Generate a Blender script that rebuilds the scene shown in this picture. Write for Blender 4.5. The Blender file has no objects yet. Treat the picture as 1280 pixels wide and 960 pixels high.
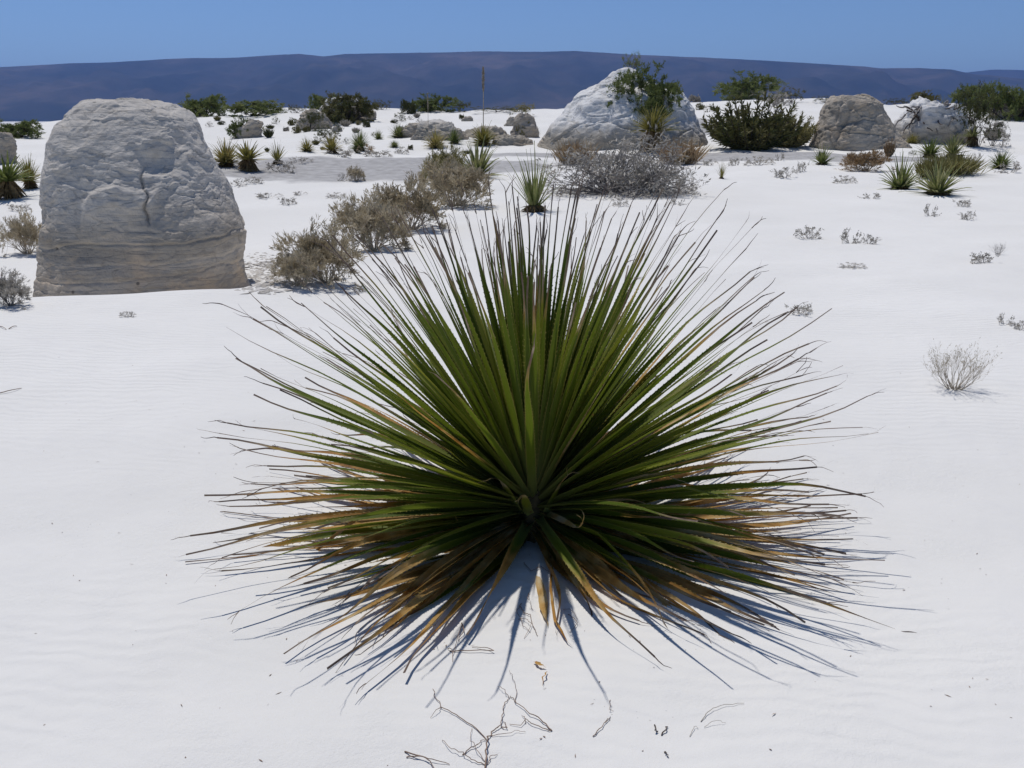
import bpy, math
import numpy as np
from mathutils import Vector

# ------------------------------------------------------------------ camera, world, sun, exposure
SC = bpy.context.scene
COL = SC.collection
RAD = math.radians
F_PX = 1130.0                     # focal length in pixels of the 1280 wide photograph
PITCH = RAD(16.3)
EYE = np.array([0.0, 0.0, 1.3])

cam_data = bpy.data.cameras.new('camera')
cam = bpy.data.objects.new('camera', cam_data)
COL.objects.link(cam)
cam.location = EYE
cam.rotation_euler = (math.pi / 2 - PITCH, 0, 0)
cam_data.sensor_width = 36.0
cam_data.lens = 36.0 * F_PX / 1280.0
cam_data.clip_start = 0.05
cam_data.clip_end = 60000.0
SC.camera = cam

SUN_EL, SUN_AZ = RAD(67), RAD(-30)       # azimuth measured from +Y towards +X
world = bpy.data.worlds.new('World')
SC.world = world
world.use_nodes = True
wn = world.node_tree.nodes
wl = world.node_tree.links
sky = wn.new('ShaderNodeTexSky')
sky.sky_type = 'NISHITA'
sky.sun_disc = False
sky.sun_elevation = SUN_EL
sky.sun_rotation = SUN_AZ
sky.altitude = 2600
sky.air_density = 1.0
sky.dust_density = 0.0
sky.ozone_density = 7.5
wl.new(sky.outputs[0], wn['Background'].inputs[0])
wn['Background'].inputs[1].default_value = 0.092

sun_data = bpy.data.lights.new('sun', 'SUN')
sun_data.energy = 3.5
sun_data.angle = RAD(0.55)
sun_data.color = (1.0, 0.965, 0.92)
sun = bpy.data.objects.new('sun', sun_data)
COL.objects.link(sun)
SUN_DIR = Vector((math.sin(SUN_AZ) * math.cos(SUN_EL), math.cos(SUN_AZ) * math.cos(SUN_EL), math.sin(SUN_EL)))
sun.rotation_euler = SUN_DIR.to_track_quat('Z', 'Y').to_euler()
sun.location = SUN_DIR * 50

SC.view_settings.view_transform = 'Standard'
SC.view_settings.look = 'None'
SC.view_settings.exposure = 0.0
SC.view_settings.gamma = 1.0
SC.view_settings.use_curve_mapping = False
SC.render.engine = 'CYCLES'
SC.cycles.use_denoising = True
SC.cycles.max_bounces = 8
SC.cycles.diffuse_bounces = 4
SC.cycles.transmission_bounces = 4
SC.cycles.volume_bounces = 0

# ------------------------------------------------------------------ noise
def _hash(ix, iy, iz, seed):
    h = (ix.astype(np.int64) * 374761393 + iy.astype(np.int64) * 668265263 +
         iz.astype(np.int64) * 2147483647 + seed * 974711) & 0xffffffff
    h = ((h ^ (h >> 13)) * 1274126177) & 0xffffffff
    h = ((h ^ (h >> 16)) * 2246822519) & 0xffffffff
    return ((h ^ (h >> 15)) & 0xffffff) / float(0xffffff)

def noise(x, y, z=0.0, seed=0):
    x, y, z = np.broadcast_arrays(np.asarray(x, float), np.asarray(y, float), np.asarray(z, float))
    ix, iy, iz = np.floor(x), np.floor(y), np.floor(z)
    fx, fy, fz = x - ix, y - iy, z - iz
    fx = fx * fx * (3 - 2 * fx); fy = fy * fy * (3 - 2 * fy); fz = fz * fz * (3 - 2 * fz)
    r = 0
    for dx in (0, 1):
        for dy in (0, 1):
            for dz in (0, 1):
                w = (fx if dx else 1 - fx) * (fy if dy else 1 - fy) * (fz if dz else 1 - fz)
                r = r + w * _hash(ix + dx, iy + dy, iz + dz, seed)
    return r * 2 - 1

def fbm(x, y, z=0.0, octaves=4, seed=0, gain=0.5):
    r, a, f = 0, 1.0, 1.0
    for k in range(octaves):
        r = r + a * noise(np.asarray(x) * f, np.asarray(y) * f, np.asarray(z) * f, seed + k * 17)
        a *= gain; f *= 2.03
    return r

def sstep(a, b, x):
    t = np.clip((x - a) / (b - a), 0, 1)
    return t * t * (3 - 2 * t)

# ------------------------------------------------------------------ pixel of the photograph -> place
def ray(px, py):
    a = (px - 640.0) / F_PX
    b = (480.0 - py) / F_PX
    return np.array([a, math.cos(PITCH) + b * math.sin(PITCH), -math.sin(PITCH) + b * math.cos(PITCH)])

def at_depth(px, py, y):
    d = ray(px, py)
    return EYE + d * (y / d[1])

CREST = np.array([(-60, 5.2), (-12, 6.0), (-3.7, 6.55), (-1.95, 6.85), (-1.5, 8.9), (-1.08, 12.0), (-0.66, 17.0), (-0.3, 24.0)], float)

def crest_side(x, y):
    """distance behind (left of) the crest line, 0 in front of it"""
    best = np.full(np.shape(x), 1e9)
    side = np.zeros(np.shape(x))
    for (ax, ay), (bx, by) in zip(CREST[:-1], CREST[1:]):
        ux, uy = bx - ax, by - ay
        L = ux * ux + uy * uy
        t = np.clip(((x - ax) * ux + (y - ay) * uy) / L, 0, 1)
        qx, qy = x - ax - t * ux, y - ay - t * uy
        d = np.hypot(qx, qy)
        s = ux * (y - ay) - uy * (x - ax)
        side = np.where(d < best, s, side)
        best = np.minimum(best, d)
    return np.where(side > 0, best, -best)

FAR_X = [-90, -33, -24, -17, -10, 0, 7, 13.5, 18, 25, 33, 45, 90]
FAR_Z = [0.7, 0.75, 1.35, 1.75, 1.85, 1.82, 2.0, 2.55, 2.5, 2.15, 2.0, 1.9, 1.5]

def ground_z(x, y):
    x = np.asarray(x, float); y = np.asarray(y, float)
    rise = 0.02 * np.clip(y - 12, 0, 33)
    d = crest_side(x, y)
    fade = 1 - sstep(13, 26, y)
    drop = -0.52 * sstep(-0.1, 1.7, d) * fade + 0.05 * np.exp(-(d / 0.8) ** 2) * sstep(-1.2, -2.0, x) * fade
    far = np.interp(x * 60 / np.maximum(y, 30), FAR_X, FAR_Z) + 0.25 * fbm(x / 7, y / 7, 0, 3, 5)
    k = sstep(30, 60, y)
    z = (rise + drop) * (1 - k) + far * k
    z = z - sstep(64, 150, y) * (far + 5.0) * 1.0
    amp = sstep(9, 30, y) * (1 - sstep(62, 120, y))
    z = z + amp * 0.16 * fbm(x / 4.2, y / 5.0, 0, 4, 21)
    near = 1 - sstep(20, 60, np.hypot(x, y))
    z = z + near * (0.022 * fbm(x / 1.1 + 3.1, y / 0.8, 0, 3, 9) + 0.035 * noise(x / 3.3, y / 2.6, 0, 31))
    z = z + 0.05 * sstep(1.4, 5.0, x) * (1 - sstep(6, 12, y))           # the flank rises a little to the right
    z = z - 0.02 * np.exp(-((x - 0.07) ** 2 + (y - 2.74) ** 2) / 0.8)
    return z

def on_ground(px, py, far=90.0):
    d = ray(px, py)
    t = np.concatenate([np.linspace(0.8, 12, 1200), np.linspace(12, far, 2600)])
    P = EYE[None] + d[None] * t[:, None]
    h = P[:, 2] - ground_z(P[:, 0], P[:, 1])
    k = np.argmax(h < 0)
    if h[k] >= 0:
        k = int(np.argmin(h + 0.0))
    p = P[k].copy()
    p[2] = float(ground_z(p[0], p[1]))
    return p

def metres_per_px(p):
    q = p - EYE
    return float(q[1] * math.cos(PITCH) - q[2] * math.sin(PITCH)) / F_PX

# ------------------------------------------------------------------ materials
class NT:
    def __init__(self, name):
        self.m = bpy.data.materials.new(name)
        self.m.use_nodes = True
        self.t = self.m.node_tree
        self.b = self.t.nodes['Principled BSDF']
        self.out = self.t.nodes['Material Output']
    def n(self, typ, **kw):
        n = self.t.nodes.new(typ)
        for k, v in kw.items():
            if k.startswith('_'):
                setattr(n, k[1:], v)
        return n
    def l(self, a, b):
        self.t.links.new(a, b)
    def tex(self, typ, scale, coord='Object', vec=None, **kw):
        n = self.t.nodes.new(typ)
        if vec is None:
            tc = self.t.nodes.new('ShaderNodeTexCoord')
            vec = tc.outputs[coord]
        self.l(vec, n.inputs['Vector'])
        n.inputs['Scale'].default_value = scale
        for k, v in kw.items():
            n.inputs[k].default_value = v
        return n
    def ramp(self, fac, stops):
        r = self.t.nodes.new('ShaderNodeValToRGB')
        while len(r.color_ramp.elements) < len(stops):
            r.color_ramp.elements.new(0.5)
        for e, (p, c) in zip(r.color_ramp.elements, stops):
            e.position = p
            e.color = (c[0], c[1], c[2], 1) if not isinstance(c, (int, float)) else (c, c, c, 1)
        self.l(fac, r.inputs[0])
        return r.outputs[0]
    def mix(self, fac, a, b, blend='MIX'):
        m = self.t.nodes.new('ShaderNodeMix')
        m.data_type = 'RGBA'; m.blend_type = blend
        for sock, v in ((m.inputs[0], fac), (m.inputs[6], a), (m.inputs[7], b)):
            if hasattr(v, 'is_linked'):
                self.l(v, sock)
            elif isinstance(v, (int, float)):
                sock.default_value = v
            else:
                sock.default_value = (*v, 1)
        return m.outputs[2]
    def math(self, op, a, b=None, c=None, clamp=False):
        m = self.t.nodes.new('ShaderNodeMath')
        m.operation = op; m.use_clamp = clamp
        for i, v in enumerate((a, b, c)):
            if v is None: continue
            if hasattr(v, 'is_linked'): self.l(v, m.inputs[i])
            else: m.inputs[i].default_value = v
        return m.outputs[0]
    def attr(self, name):
        a = self.t.nodes.new('ShaderNodeAttribute'); a.attribute_name = name
        return a.outputs['Fac']
    def smooth(self, lo, hi, v):
        m = self.t.nodes.new('ShaderNodeMapRange'); m.interpolation_type = 'SMOOTHSTEP'
        m.inputs[1].default_value = lo; m.inputs[2].default_value = hi
        self.l(v, m.inputs[0])
        return m.outputs[0]
    def bump(self, h, strength, dist, prev=None):
        b = self.t.nodes.new('ShaderNodeBump')
        b.inputs['Strength'].default_value = strength
        b.inputs['Distance'].default_value = dist
        self.l(h, b.inputs['Height'])
        if prev is not None: self.l(prev, b.inputs['Normal'])
        return b.outputs[0]
    def done(self, col=None, rough=0.85, normal=None, spec=0.3, transl=0.0, tcol=None):
        b = self.b
        if col is not None:
            if hasattr(col, 'is_linked'): self.l(col, b.inputs['Base Color'])
            else: b.inputs['Base Color'].default_value = (*col, 1)
        b.inputs['Roughness'].default_value = rough
        b.inputs['Specular IOR Level'].default_value = spec
        if normal is not None: self.l(normal, b.inputs['Normal'])
        if transl > 0:
            tr = self.n('ShaderNodeBsdfTranslucent')
            src = tcol if tcol is not None else col
            if hasattr(src, 'is_linked'): self.l(src, tr.inputs[0])
            else: tr.inputs[0].default_value = (*src, 1)
            ms = self.n('ShaderNodeMixShader'); ms.inputs[0].default_value = transl
            self.l(b.outputs[0], ms.inputs[1]); self.l(tr.outputs[0], ms.inputs[2])
            self.l(ms.outputs[0], self.out.inputs[0])
        return self.m

def mat_sand():
    k = NT('white_sand')
    tc = k.n('ShaderNodeTexCoord')
    big = k.tex('ShaderNodeTexNoise', 0.5, Detail=5.0)
    fine = k.tex('ShaderNodeTexNoise', 420.0, Detail=3.0)
    med = k.tex('ShaderNodeTexNoise', 9.0, Detail=6.0)
    speck = k.tex('ShaderNodeTexVoronoi', 55.0)
    c = k.ramp(big.outputs['Fac'], [(0.3, (0.665, 0.65, 0.615)), (0.7, (0.725, 0.71, 0.675))])
    c = k.mix(k.math('MULTIPLY', k.smooth(0.45, 0.8, med.outputs['Fac']), 0.25), c, (0.62, 0.61, 0.60))
    # scattered dark grains
    mask = k.math('MULTIPLY', k.smooth(0.14, 0.05, speck.outputs['Distance']), k.smooth(0.60, 0.72, k.tex('ShaderNodeTexNoise', 3.1, Detail=4.0).outputs['Fac']))
    c = k.mix(k.math('MULTIPLY', mask, 0.75), c, (0.22, 0.20, 0.19))
    c = k.mix(k.math('MULTIPLY', k.smooth(0.56, 0.72, fine.outputs['Fac']), 0.18), c, (0.5, 0.49, 0.48))
    # grey crusted mud flats
    mud = k.attr('mud')
    mn = k.tex('ShaderNodeTexNoise', 1.3, Detail=6.0)
    mudm = k.smooth(0.35, 0.75, k.math('ADD', mud, k.math('MULTIPLY', k.math('SUBTRACT', mn.outputs['Fac'], 0.5), 0.9)))
    mudc = k.ramp(k.tex('ShaderNodeTexNoise', 5.0, Detail=6.0).outputs['Fac'], [(0.3, (0.30, 0.29, 0.28)), (0.7, (0.44, 0.43, 0.42))])
    c = k.mix(k.math('MULTIPLY', mudm, k.math('MINIMUM', k.math('MULTIPLY', mud, 3.0), 1.0)), c, mudc)
    # wind ripples
    mp = k.n('ShaderNodeMapping'); mp.inputs['Rotation'].default_value = (0, 0, RAD(7))
    k.l(tc.outputs['Object'], mp.inputs['Vector'])
    warp = k.tex('ShaderNodeTexNoise', 1.4, Detail=3.0)
    vadd = k.n('ShaderNodeVectorMath'); vadd.operation = 'MULTIPLY_ADD'
    vadd.inputs[1].default_value = (0.35, 0.35, 0.0)
    k.l(warp.outputs['Color'], vadd.inputs[0]); k.l(mp.outputs[0], vadd.inputs[2])
    w = k.n('ShaderNodeTexWave'); w.wave_type = 'BANDS'; w.bands_direction = 'Y'; w.wave_profile = 'SIN'
    w.inputs['Scale'].default_value = 5.0; w.inputs['Distortion'].default_value = 4.5
    w.inputs['Detail'].default_value = 2.5; w.inputs['Detail Scale'].default_value = 1.6
    k.l(vadd.outputs[0], w.inputs['Vector'])
    rm = k.smooth(0.38, 0.66, k.tex('ShaderNodeTexNoise', 0.55, Detail=3.0).outputs['Fac'])
    h = k.math('MULTIPLY', w.outputs['Fac'], rm)
    n1 = k.bump(h, 0.42, 0.006)
    n2 = k.bump(med.outputs['Fac'], 0.35, 0.012, n1)
    n3 = k.bump(fine.outputs['Fac'], 0.5, 0.0022, n2)
    pits = k.tex('ShaderNodeTexNoise', 60.0, Detail=4.0, Roughness=0.7)
    n3 = k.bump(k.math('MULTIPLY', pits.outputs['Fac'], k.smooth(0.42, 0.62, k.tex('ShaderNodeTexNoise', 2.3, Detail=3.0).outputs['Fac'])), 0.55, 0.006, n3)
    return k.done(c, 0.92, n3, 0.15)

def mat_rock(name, pale, mid, warm, crust_z=(0.0, 1.0), strata=14.0, bump=0.05, scale=1.0):
    k = NT(name)
    tc = k.n('ShaderNodeTexCoord')
    sep = k.n('ShaderNodeSeparateXYZ'); k.l(tc.outputs['Object'], sep.inputs[0])
    n1 = k.tex('ShaderNodeTexNoise', 1.6 * scale, Detail=8.0, Roughness=0.62)
    n2 = k.tex('ShaderNodeTexNoise', 7.0 * scale, Detail=8.0, Roughness=0.65)
    mp = k.n('ShaderNodeMapping'); mp.inputs['Scale'].default_value = (0.8, 0.8, strata)
    k.l(tc.outputs['Object'], mp.inputs['Vector'])
    st = k.tex('ShaderNodeTexNoise', 1.0 * scale, vec=mp.outputs[0], Detail=6.0, Roughness=0.6)
    crk = k.tex('ShaderNodeTexVoronoi', 5.5 * scale); crk.feature = 'DISTANCE_TO_EDGE'
    wn_ = k.n('ShaderNodeVectorMath'); wn_.operation = 'MULTIPLY_ADD'
    wn_.inputs[1].default_value = (0.25, 0.25, 0.12)
    k.l(n2.outputs['Color'], wn_.inputs[0]); k.l(mp.outputs[0], wn_.inputs[2])
    k.l(wn_.outputs[0], crk.inputs['Vector']); crk.inputs['Scale'].default_value = 1.7 * scale
    zf = k.math('ADD', sep.outputs['Z'], k.math('MULTIPLY', k.math('SUBTRACT', n1.outputs['Fac'], 0.5), 1.1))
    crust = k.smooth(crust_z[0], crust_z[1], zf)
    c = k.mix(k.smooth(0.35, 0.65, st.outputs['Fac']), mid, tuple(v * 0.66 for v in mid))
    c = k.mix(k.math('MULTIPLY', k.smooth(0.5, 0.68, n1.outputs['Fac']), 0.65), c, warm)
    c = k.mix(crust, c, pale)
    c = k.mix(k.math('MULTIPLY', k.smooth(0.45, 0.75, n2.outputs['Fac']), 0.4), c, tuple(v * 0.6 for v in mid))
    c = k.mix(k.math('MULTIPLY', k.smooth(0.035, 0.0, crk.outputs['Distance']), 0.35), c, tuple(v * 0.4 for v in mid))
    pits = k.tex('ShaderNodeTexVoronoi', 3.0 * scale)
    pm = k.smooth(0.075, 0.03, pits.outputs['Distance'])
    c = k.mix(k.math('MULTIPLY', pm, 0.7), c, (0.06, 0.055, 0.05))
    lowm = k.math('SUBTRACT', 1.0, k.math('MULTIPLY', crust, 0.8))
    b = k.bump(k.math('MULTIPLY', st.outputs['Fac'], lowm), 0.7, bump)
    b = k.bump(n2.outputs['Fac'], 0.8, bump * 1.1, b)
    b = k.bump(k.math('MINIMUM', crk.outputs['Distance'], 0.06), 0.6, bump * 2.0, b)
    b = k.bump(k.tex('ShaderNodeTexNoise', 38.0 * scale, Detail=5.0).outputs['Fac'], 0.6, bump * 0.3, b)
    return k.done(c, 0.95, b, 0.1)

def mat_plant(name, cols, rough=0.7, transl=0.3, nscale=4.0, spec=0.25):
    """cols: ramp stops of the leaf colour, spread by noise and by a value each plant has of its own"""
    k = NT(name)
    oi = k.n('ShaderNodeObjectInfo')
    nz = k.tex('ShaderNodeTexNoise', nscale, Detail=4.0)
    f = k.math('ADD', nz.outputs['Fac'], k.math('MULTIPLY', k.math('SUBTRACT', oi.outputs['Random'], 0.5), 0.25))
    stops = [(0.3 + 0.4 * i / (len(cols) - 1), c) for i, c in enumerate(cols)]
    c = k.ramp(f, stops)
    return k.done(c, rough, None, spec, transl)

def mat_leaf():
    """sword leaf: uv.x across, uv.y along; 'dry' says where along the leaf the green ends"""
    k = NT('sword_leaf')
    uvn = k.n('ShaderNodeUVMap'); uvn.uv_map = 'UVMap'
    sep = k.n('ShaderNodeSeparateXYZ'); k.l(uvn.outputs[0], sep.inputs[0])
    u, v = sep.outputs['X'], sep.outputs['Y']
    dry, tint = k.attr('dry'), k.attr('tint')
    geo = k.n('ShaderNodeTexCoord')
    mp = k.n('ShaderNodeMapping'); mp.inputs['Scale'].default_value = (60.0, 5.0, 1.0)
    k.l(uvn.outputs[0], mp.inputs['Vector'])
    cmb = k.n('ShaderNodeVectorMath'); cmb.operation = 'ADD'
    t3 = k.n('ShaderNodeCombineXYZ'); k.l(k.math('MULTIPLY', tint, 97.0), t3.inputs['Z'])
    k.l(mp.outputs[0], cmb.inputs[0]); k.l(t3.outputs[0], cmb.inputs[1])
    streak = k.tex('ShaderNodeTexNoise', 1.0, vec=cmb.outputs[0], Detail=4.0)
    blot = k.tex('ShaderNodeTexNoise', 14.0, Detail=5.0)
    g = k.ramp(tint, [(0.0, (0.075, 0.110, 0.008)), (0.5, (0.135, 0.175, 0.012)), (1.0, (0.235, 0.245, 0.022))])
    g = k.mix(k.math('MULTIPLY', k.smooth(0.42, 0.7, streak.outputs['Fac']), 0.5), g, (0.045, 0.075, 0.008))
    g = k.mix(k.smooth(0.35, 0.0, v), g, (0.17, 0.19, 0.055))
    # dry tissue: ochre, then straw, then grey brown fibre at the tip
    tan = k.ramp(k.math('ADD', blot.outputs['Fac'], k.math('MULTIPLY', k.math('SUBTRACT', tint, 0.5), 0.35)),
                 [(0.25, (0.27, 0.115, 0.020)), (0.45, (0.50, 0.26, 0.060)), (0.60, (0.62, 0.40, 0.145)), (0.8, (0.70, 0.56, 0.34))])
    tan = k.mix(k.math('MULTIPLY', k.smooth(0.45, 0.7, streak.outputs['Fac']), 0.45), tan, (0.10, 0.055, 0.02))
    tip = k.ramp(blot.outputs['Fac'], [(0.3, (0.085, 0.055, 0.05)), (0.55, (0.17, 0.125, 0.10)), (0.75, (0.36, 0.29, 0.21))])
    edge = k.math('ABSOLUTE', k.math('SUBTRACT', u, 0.5))
    vv = k.math('ADD', v, k.math('MULTIPLY', k.math('SUBTRACT', blot.outputs['Fac'], 0.5), 0.20))
    vv = k.math('ADD', vv, k.math('MULTIPLY', edge, 0.14))
    d0 = k.math('SUBTRACT', vv, dry)
    c = k.mix(k.smooth(-0.06, 0.12, d0), g, tan)
    c = k.mix(k.smooth(0.80, 0.95, vv), c, tip)
    spot = k.tex('ShaderNodeTexNoise', 30.0, Detail=2.0)
    c = k.mix(k.math('MULTIPLY', k.smooth(0.70, 0.76, spot.outputs['Fac']), 0.7), c, (0.16, 0.07, 0.02))
    c = k.mix(k.math('MULTIPLY', k.smooth(0.44, 0.49, edge), 0.7), c, (0.33, 0.27, 0.08))
    b = k.bump(streak.outputs['Fac'], 0.5, 0.0015)
    return k.done(c, 0.5, b, 0.28, 0.33)

def flat(name, c1, c2, scale=30.0, rough=0.85):
    k = NT(name)
    nz = k.tex('ShaderNodeTexNoise', scale, Detail=4.0)
    return k.done(k.ramp(nz.outputs['Fac'], [(0.35, c1), (0.65, c2)]), rough, k.bump(nz.outputs['Fac'], 0.4, 0.003), 0.2)

M = {}
M['sand'] = mat_sand()
M['boulder'] = mat_rock('weathered_boulder', (0.50, 0.47, 0.43), (0.50, 0.44, 0.365), (0.58, 0.44, 0.30), (0.75, 1.4), 7.0, 0.035)
M['mound'] = mat_rock('white_mound', (0.66, 0.65, 0.635), (0.40, 0.36, 0.30), (0.47, 0.38, 0.28), (0.35, 1.15), 3.0, 0.05, 0.8)
M['rock'] = mat_rock('brown_rock', (0.50, 0.47, 0.42), (0.44, 0.39, 0.325), (0.48, 0.38, 0.27), (2.2, 3.4), 3.0, 0.06, 0.8)
M['leaf'] = mat_leaf()
M['core'] = flat('shaded_leaf_base_fibre', (0.035, 0.03, 0.015), (0.11, 0.085, 0.04))  # fibre darkened: the deep shadow of the plant heart is put into its colour
M['dead'] = flat('dead_grey_fibre', (0.20, 0.17, 0.13), (0.42, 0.37, 0.30), 18)
M['twig'] = flat('dry_twig', (0.15, 0.10, 0.075), (0.34, 0.25, 0.19), 25)
M['tan_twig'] = flat('tan_twig', (0.32, 0.26, 0.19), (0.52, 0.45, 0.35), 12)
M['grey_twig'] = flat('grey_twig', (0.15, 0.135, 0.125), (0.33, 0.305, 0.285), 6)
M['dark_wood'] = flat('dark_wood', (0.045, 0.035, 0.03), (0.12, 0.095, 0.08), 6)
M['tan_leaf'] = mat_plant('tan_leaf', [(0.33, 0.27, 0.17), (0.45, 0.385, 0.27), (0.56, 0.49, 0.37)], transl=0.35)
M['straw'] = mat_plant('straw', [(0.25, 0.16, 0.08), (0.36, 0.25, 0.14), (0.42, 0.34, 0.22)], transl=0.2)
M['grey_leaf'] = mat_plant('grey_leaf', [(0.26, 0.235, 0.20), (0.37, 0.34, 0.29), (0.50, 0.46, 0.40)], transl=0.25)
M['green_leaf'] = mat_plant('green_leaf', [(0.11, 0.135, 0.038), (0.17, 0.20, 0.06), (0.25, 0.26, 0.11)], transl=0.3)
M['dark_green'] = mat_plant('dark_green_leaf', [(0.055, 0.06, 0.02), (0.09, 0.098, 0.03), (0.15, 0.135, 0.05)], transl=0.2)
M['olive_leaf'] = mat_plant('olive_leaf', [(0.14, 0.13, 0.045), (0.22, 0.20, 0.07), (0.31, 0.27, 0.12)], transl=0.25)
M['sword'] = mat_plant('far_sword_leaf', [(0.075, 0.105, 0.024), (0.15, 0.18, 0.045), (0.28, 0.27, 0.12)], 0.5, 0.25, 6.0, 0.4)
M['sword_yellow'] = mat_plant('far_yellow_sword_leaf', [(0.17, 0.155, 0.035), (0.26, 0.23, 0.055), (0.35, 0.28, 0.11)], 0.5, 0.25, 6.0, 0.4)
M['skirt'] = mat_plant('dead_skirt', [(0.07, 0.05, 0.025), (0.17, 0.115, 0.05), (0.28, 0.20, 0.10)], 0.8, 0.15, 7.0)

def mat_mountain():
    k = NT('mountain_scrub')
    n1 = k.tex('ShaderNodeTexNoise', 0.0022, Detail=9.0, Roughness=0.6)
    n2 = k.tex('ShaderNodeTexNoise', 0.012, Detail=6.0, Roughness=0.65)
    c = k.ramp(n1.outputs['Fac'], [(0.38, (0.022, 0.028, 0.026)), (0.52, (0.055, 0.052, 0.044)), (0.66, (0.11, 0.09, 0.075))])
    c = k.mix(k.math('MULTIPLY', k.smooth(0.4, 0.65, n2.outputs['Fac']), 0.5), c, (0.035, 0.042, 0.035))
    return k.done(c, 0.95, None, 0.0)
M['mountain'] = mat_mountain()

# ------------------------------------------------------------------ mesh and object helpers
def mesh(name, V, faces, uv=None, attrs=None, smooth=True):
    """faces: list of (n,3) / (n,4) int arrays"""
    V = np.asarray(V, np.float32)
    if not isinstance(faces, (list, tuple)): faces = [faces]
    faces = [np.asarray(f, np.int32) for f in faces if len(f)]
    me = bpy.data.meshes.new(name)
    nl = sum(f.size for f in faces); npoly = sum(len(f) for f in faces)
    me.vertices.add(len(V)); me.vertices.foreach_set('co', V.ravel())
    me.loops.add(nl); me.polygons.add(npoly)
    li = np.concatenate([f.ravel() for f in faces])
    tot = np.concatenate([np.full(len(f), f.shape[1], np.int32) for f in faces])
    start = np.concatenate([[0], np.cumsum(tot)[:-1]]).astype(np.int32)
    me.loops.foreach_set('vertex_index', li)
    me.polygons.foreach_set('loop_start', start)
    me.polygons.foreach_set('use_smooth', np.full(npoly, smooth))
    if uv is not None:
        ul = me.uv_layers.new(name='UVMap')
        ul.data.foreach_set('uv', np.asarray(uv, np.float32)[li].ravel())
    for k, v in (attrs or {}).items():
        a = me.attributes.new(k, 'FLOAT', 'POINT')
        a.data.foreach_set('value', np.asarray(v, np.float32))
    me.update(calc_edges=True)
    return me

def obj(name, me, material, parent=None, loc=None):
    o = bpy.data.objects.new(name, me)
    if material is not None and len(me.materials) == 0: me.materials.append(material)
    COL.objects.link(o)
    if parent is not None: o.parent = parent
    if loc is not None: o.location = loc
    return o

def tag(o, label, cat, group=None, kind=None):
    if label: o['label'] = label
    if cat: o['category'] = cat
    if group: o['group'] = group
    if kind: o['kind'] = kind
    return o

def thing(name, label, cat, loc, group=None, rotz=0.0, scale=(1, 1, 1)):
    o = bpy.data.objects.new(name, None)
    COL.objects.link(o)
    o.empty_display_size = 0.1
    o.location = loc; o.rotation_euler = (0, 0, rotz); o.scale = scale
    return tag(o, label, cat, group)

def segs_mesh(P0, P1, R0, R1, sides=3):
    P0, P1 = np.asarray(P0, float), np.asarray(P1, float)
    R0, R1 = np.asarray(R0, float), np.asarray(R1, float)
    d = P1 - P0
    d /= np.linalg.norm(d, axis=1, keepdims=True) + 1e-9
    ref = np.where(np.abs(d[:, 2:3]) > 0.9, [[1.0, 0, 0]], [[0, 0, 1.0]])
    a = np.cross(d, ref); a /= np.linalg.norm(a, axis=1, keepdims=True) + 1e-9
    b = np.cross(d, a)
    n = len(P0)
    V = np.zeros((n, 2 * sides, 3))
    for k in range(sides):
        c, s = math.cos(2 * math.pi * k / sides), math.sin(2 * math.pi * k / sides)
        off = a * c + b * s
        V[:, k] = P0 + off * R0[:, None]
        V[:, sides + k] = P1 + off * R1[:, None]
    base = (np.arange(n) * 2 * sides)[:, None]
    F = np.concatenate([base + np.array([[k, (k + 1) % sides, sides + (k + 1) % sides, sides + k]]) for k in range(sides)])
    return V.reshape(-1, 3), F

def blades(C, D, L, W, rng, N=None):
    """small pointed leaves: base at C, along D"""
    n = len(C)
    r = rng.normal(size=(n, 3)) if N is None else N
    s = np.cross(D, r); s /= np.linalg.norm(s, axis=1, keepdims=True) + 1e-9
    L = np.broadcast_to(L, (n,))[:, None]; W = np.broadcast_to(W, (n,))[:, None]
    V = np.stack([C, C + D * L * 0.45 + s * W * 0.5, C + D * L, C + D * L * 0.45 - s * W * 0.5], axis=1)
    F = (np.arange(n) * 4)[:, None] + np.array([[0, 1, 2, 3]])
    return V.reshape(-1, 3), F

def unit(v):
    return v / (np.linalg.norm(v, axis=-1, keepdims=True) + 1e-9)

def grow(rng, stems, levels, spread, up, ratio=0.72, kids=(2, 4), jit=0.55, base_r=0.06, L0=0.36, r0=0.018, pieces=2, bend=0.18):
    """branching twigs in about a unit dome; returns segments and the last-order shoots"""
    P0, P1, R0, R1, shoots = [], [], [], [], []
    todo = []
    for i in range(stems):
        az = rng.uniform(0, 2 * math.pi)
        tilt = spread * math.sqrt(rng.uniform(0.02, 1))
        d = np.array([math.cos(az) * math.sin(tilt), math.sin(az) * math.sin(tilt), math.cos(tilt)])
        p = np.array([math.cos(az), math.sin(az), 0]) * base_r * rng.uniform(0, 1)
        todo.append((p, d, L0 * rng.uniform(0.7, 1.2), r0 * rng.uniform(0.6, 1.1), 0))
    while todo:
        p, d, L, r, lv = todo.pop()
        for q in range(pieces):
            d2 = unit(d + rng.normal(0, bend, 3) + np.array([0, 0, up * 0.25]))
            e = p + d2 * L / pieces
            e[2] = max(e[2], 0.01)
            P0.append(p); P1.append(e); R0.append(r); R1.append(r * 0.85)
            p, d, r = e, d2, r * 0.85
        if lv + 1 >= levels:
            shoots.append((p, d, L))
            continue
        for q in range(rng.integers(kids[0], kids[1] + 1)):
            nd = unit(d + rng.normal(0, jit, 3) + np.array([0, 0, up]))
            todo.append((p, nd, L * ratio * rng.uniform(0.75, 1.25), r * 0.68, lv + 1))
    return np.array(P0), np.array(P1), np.array(R0), np.array(R1), shoots

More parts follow.
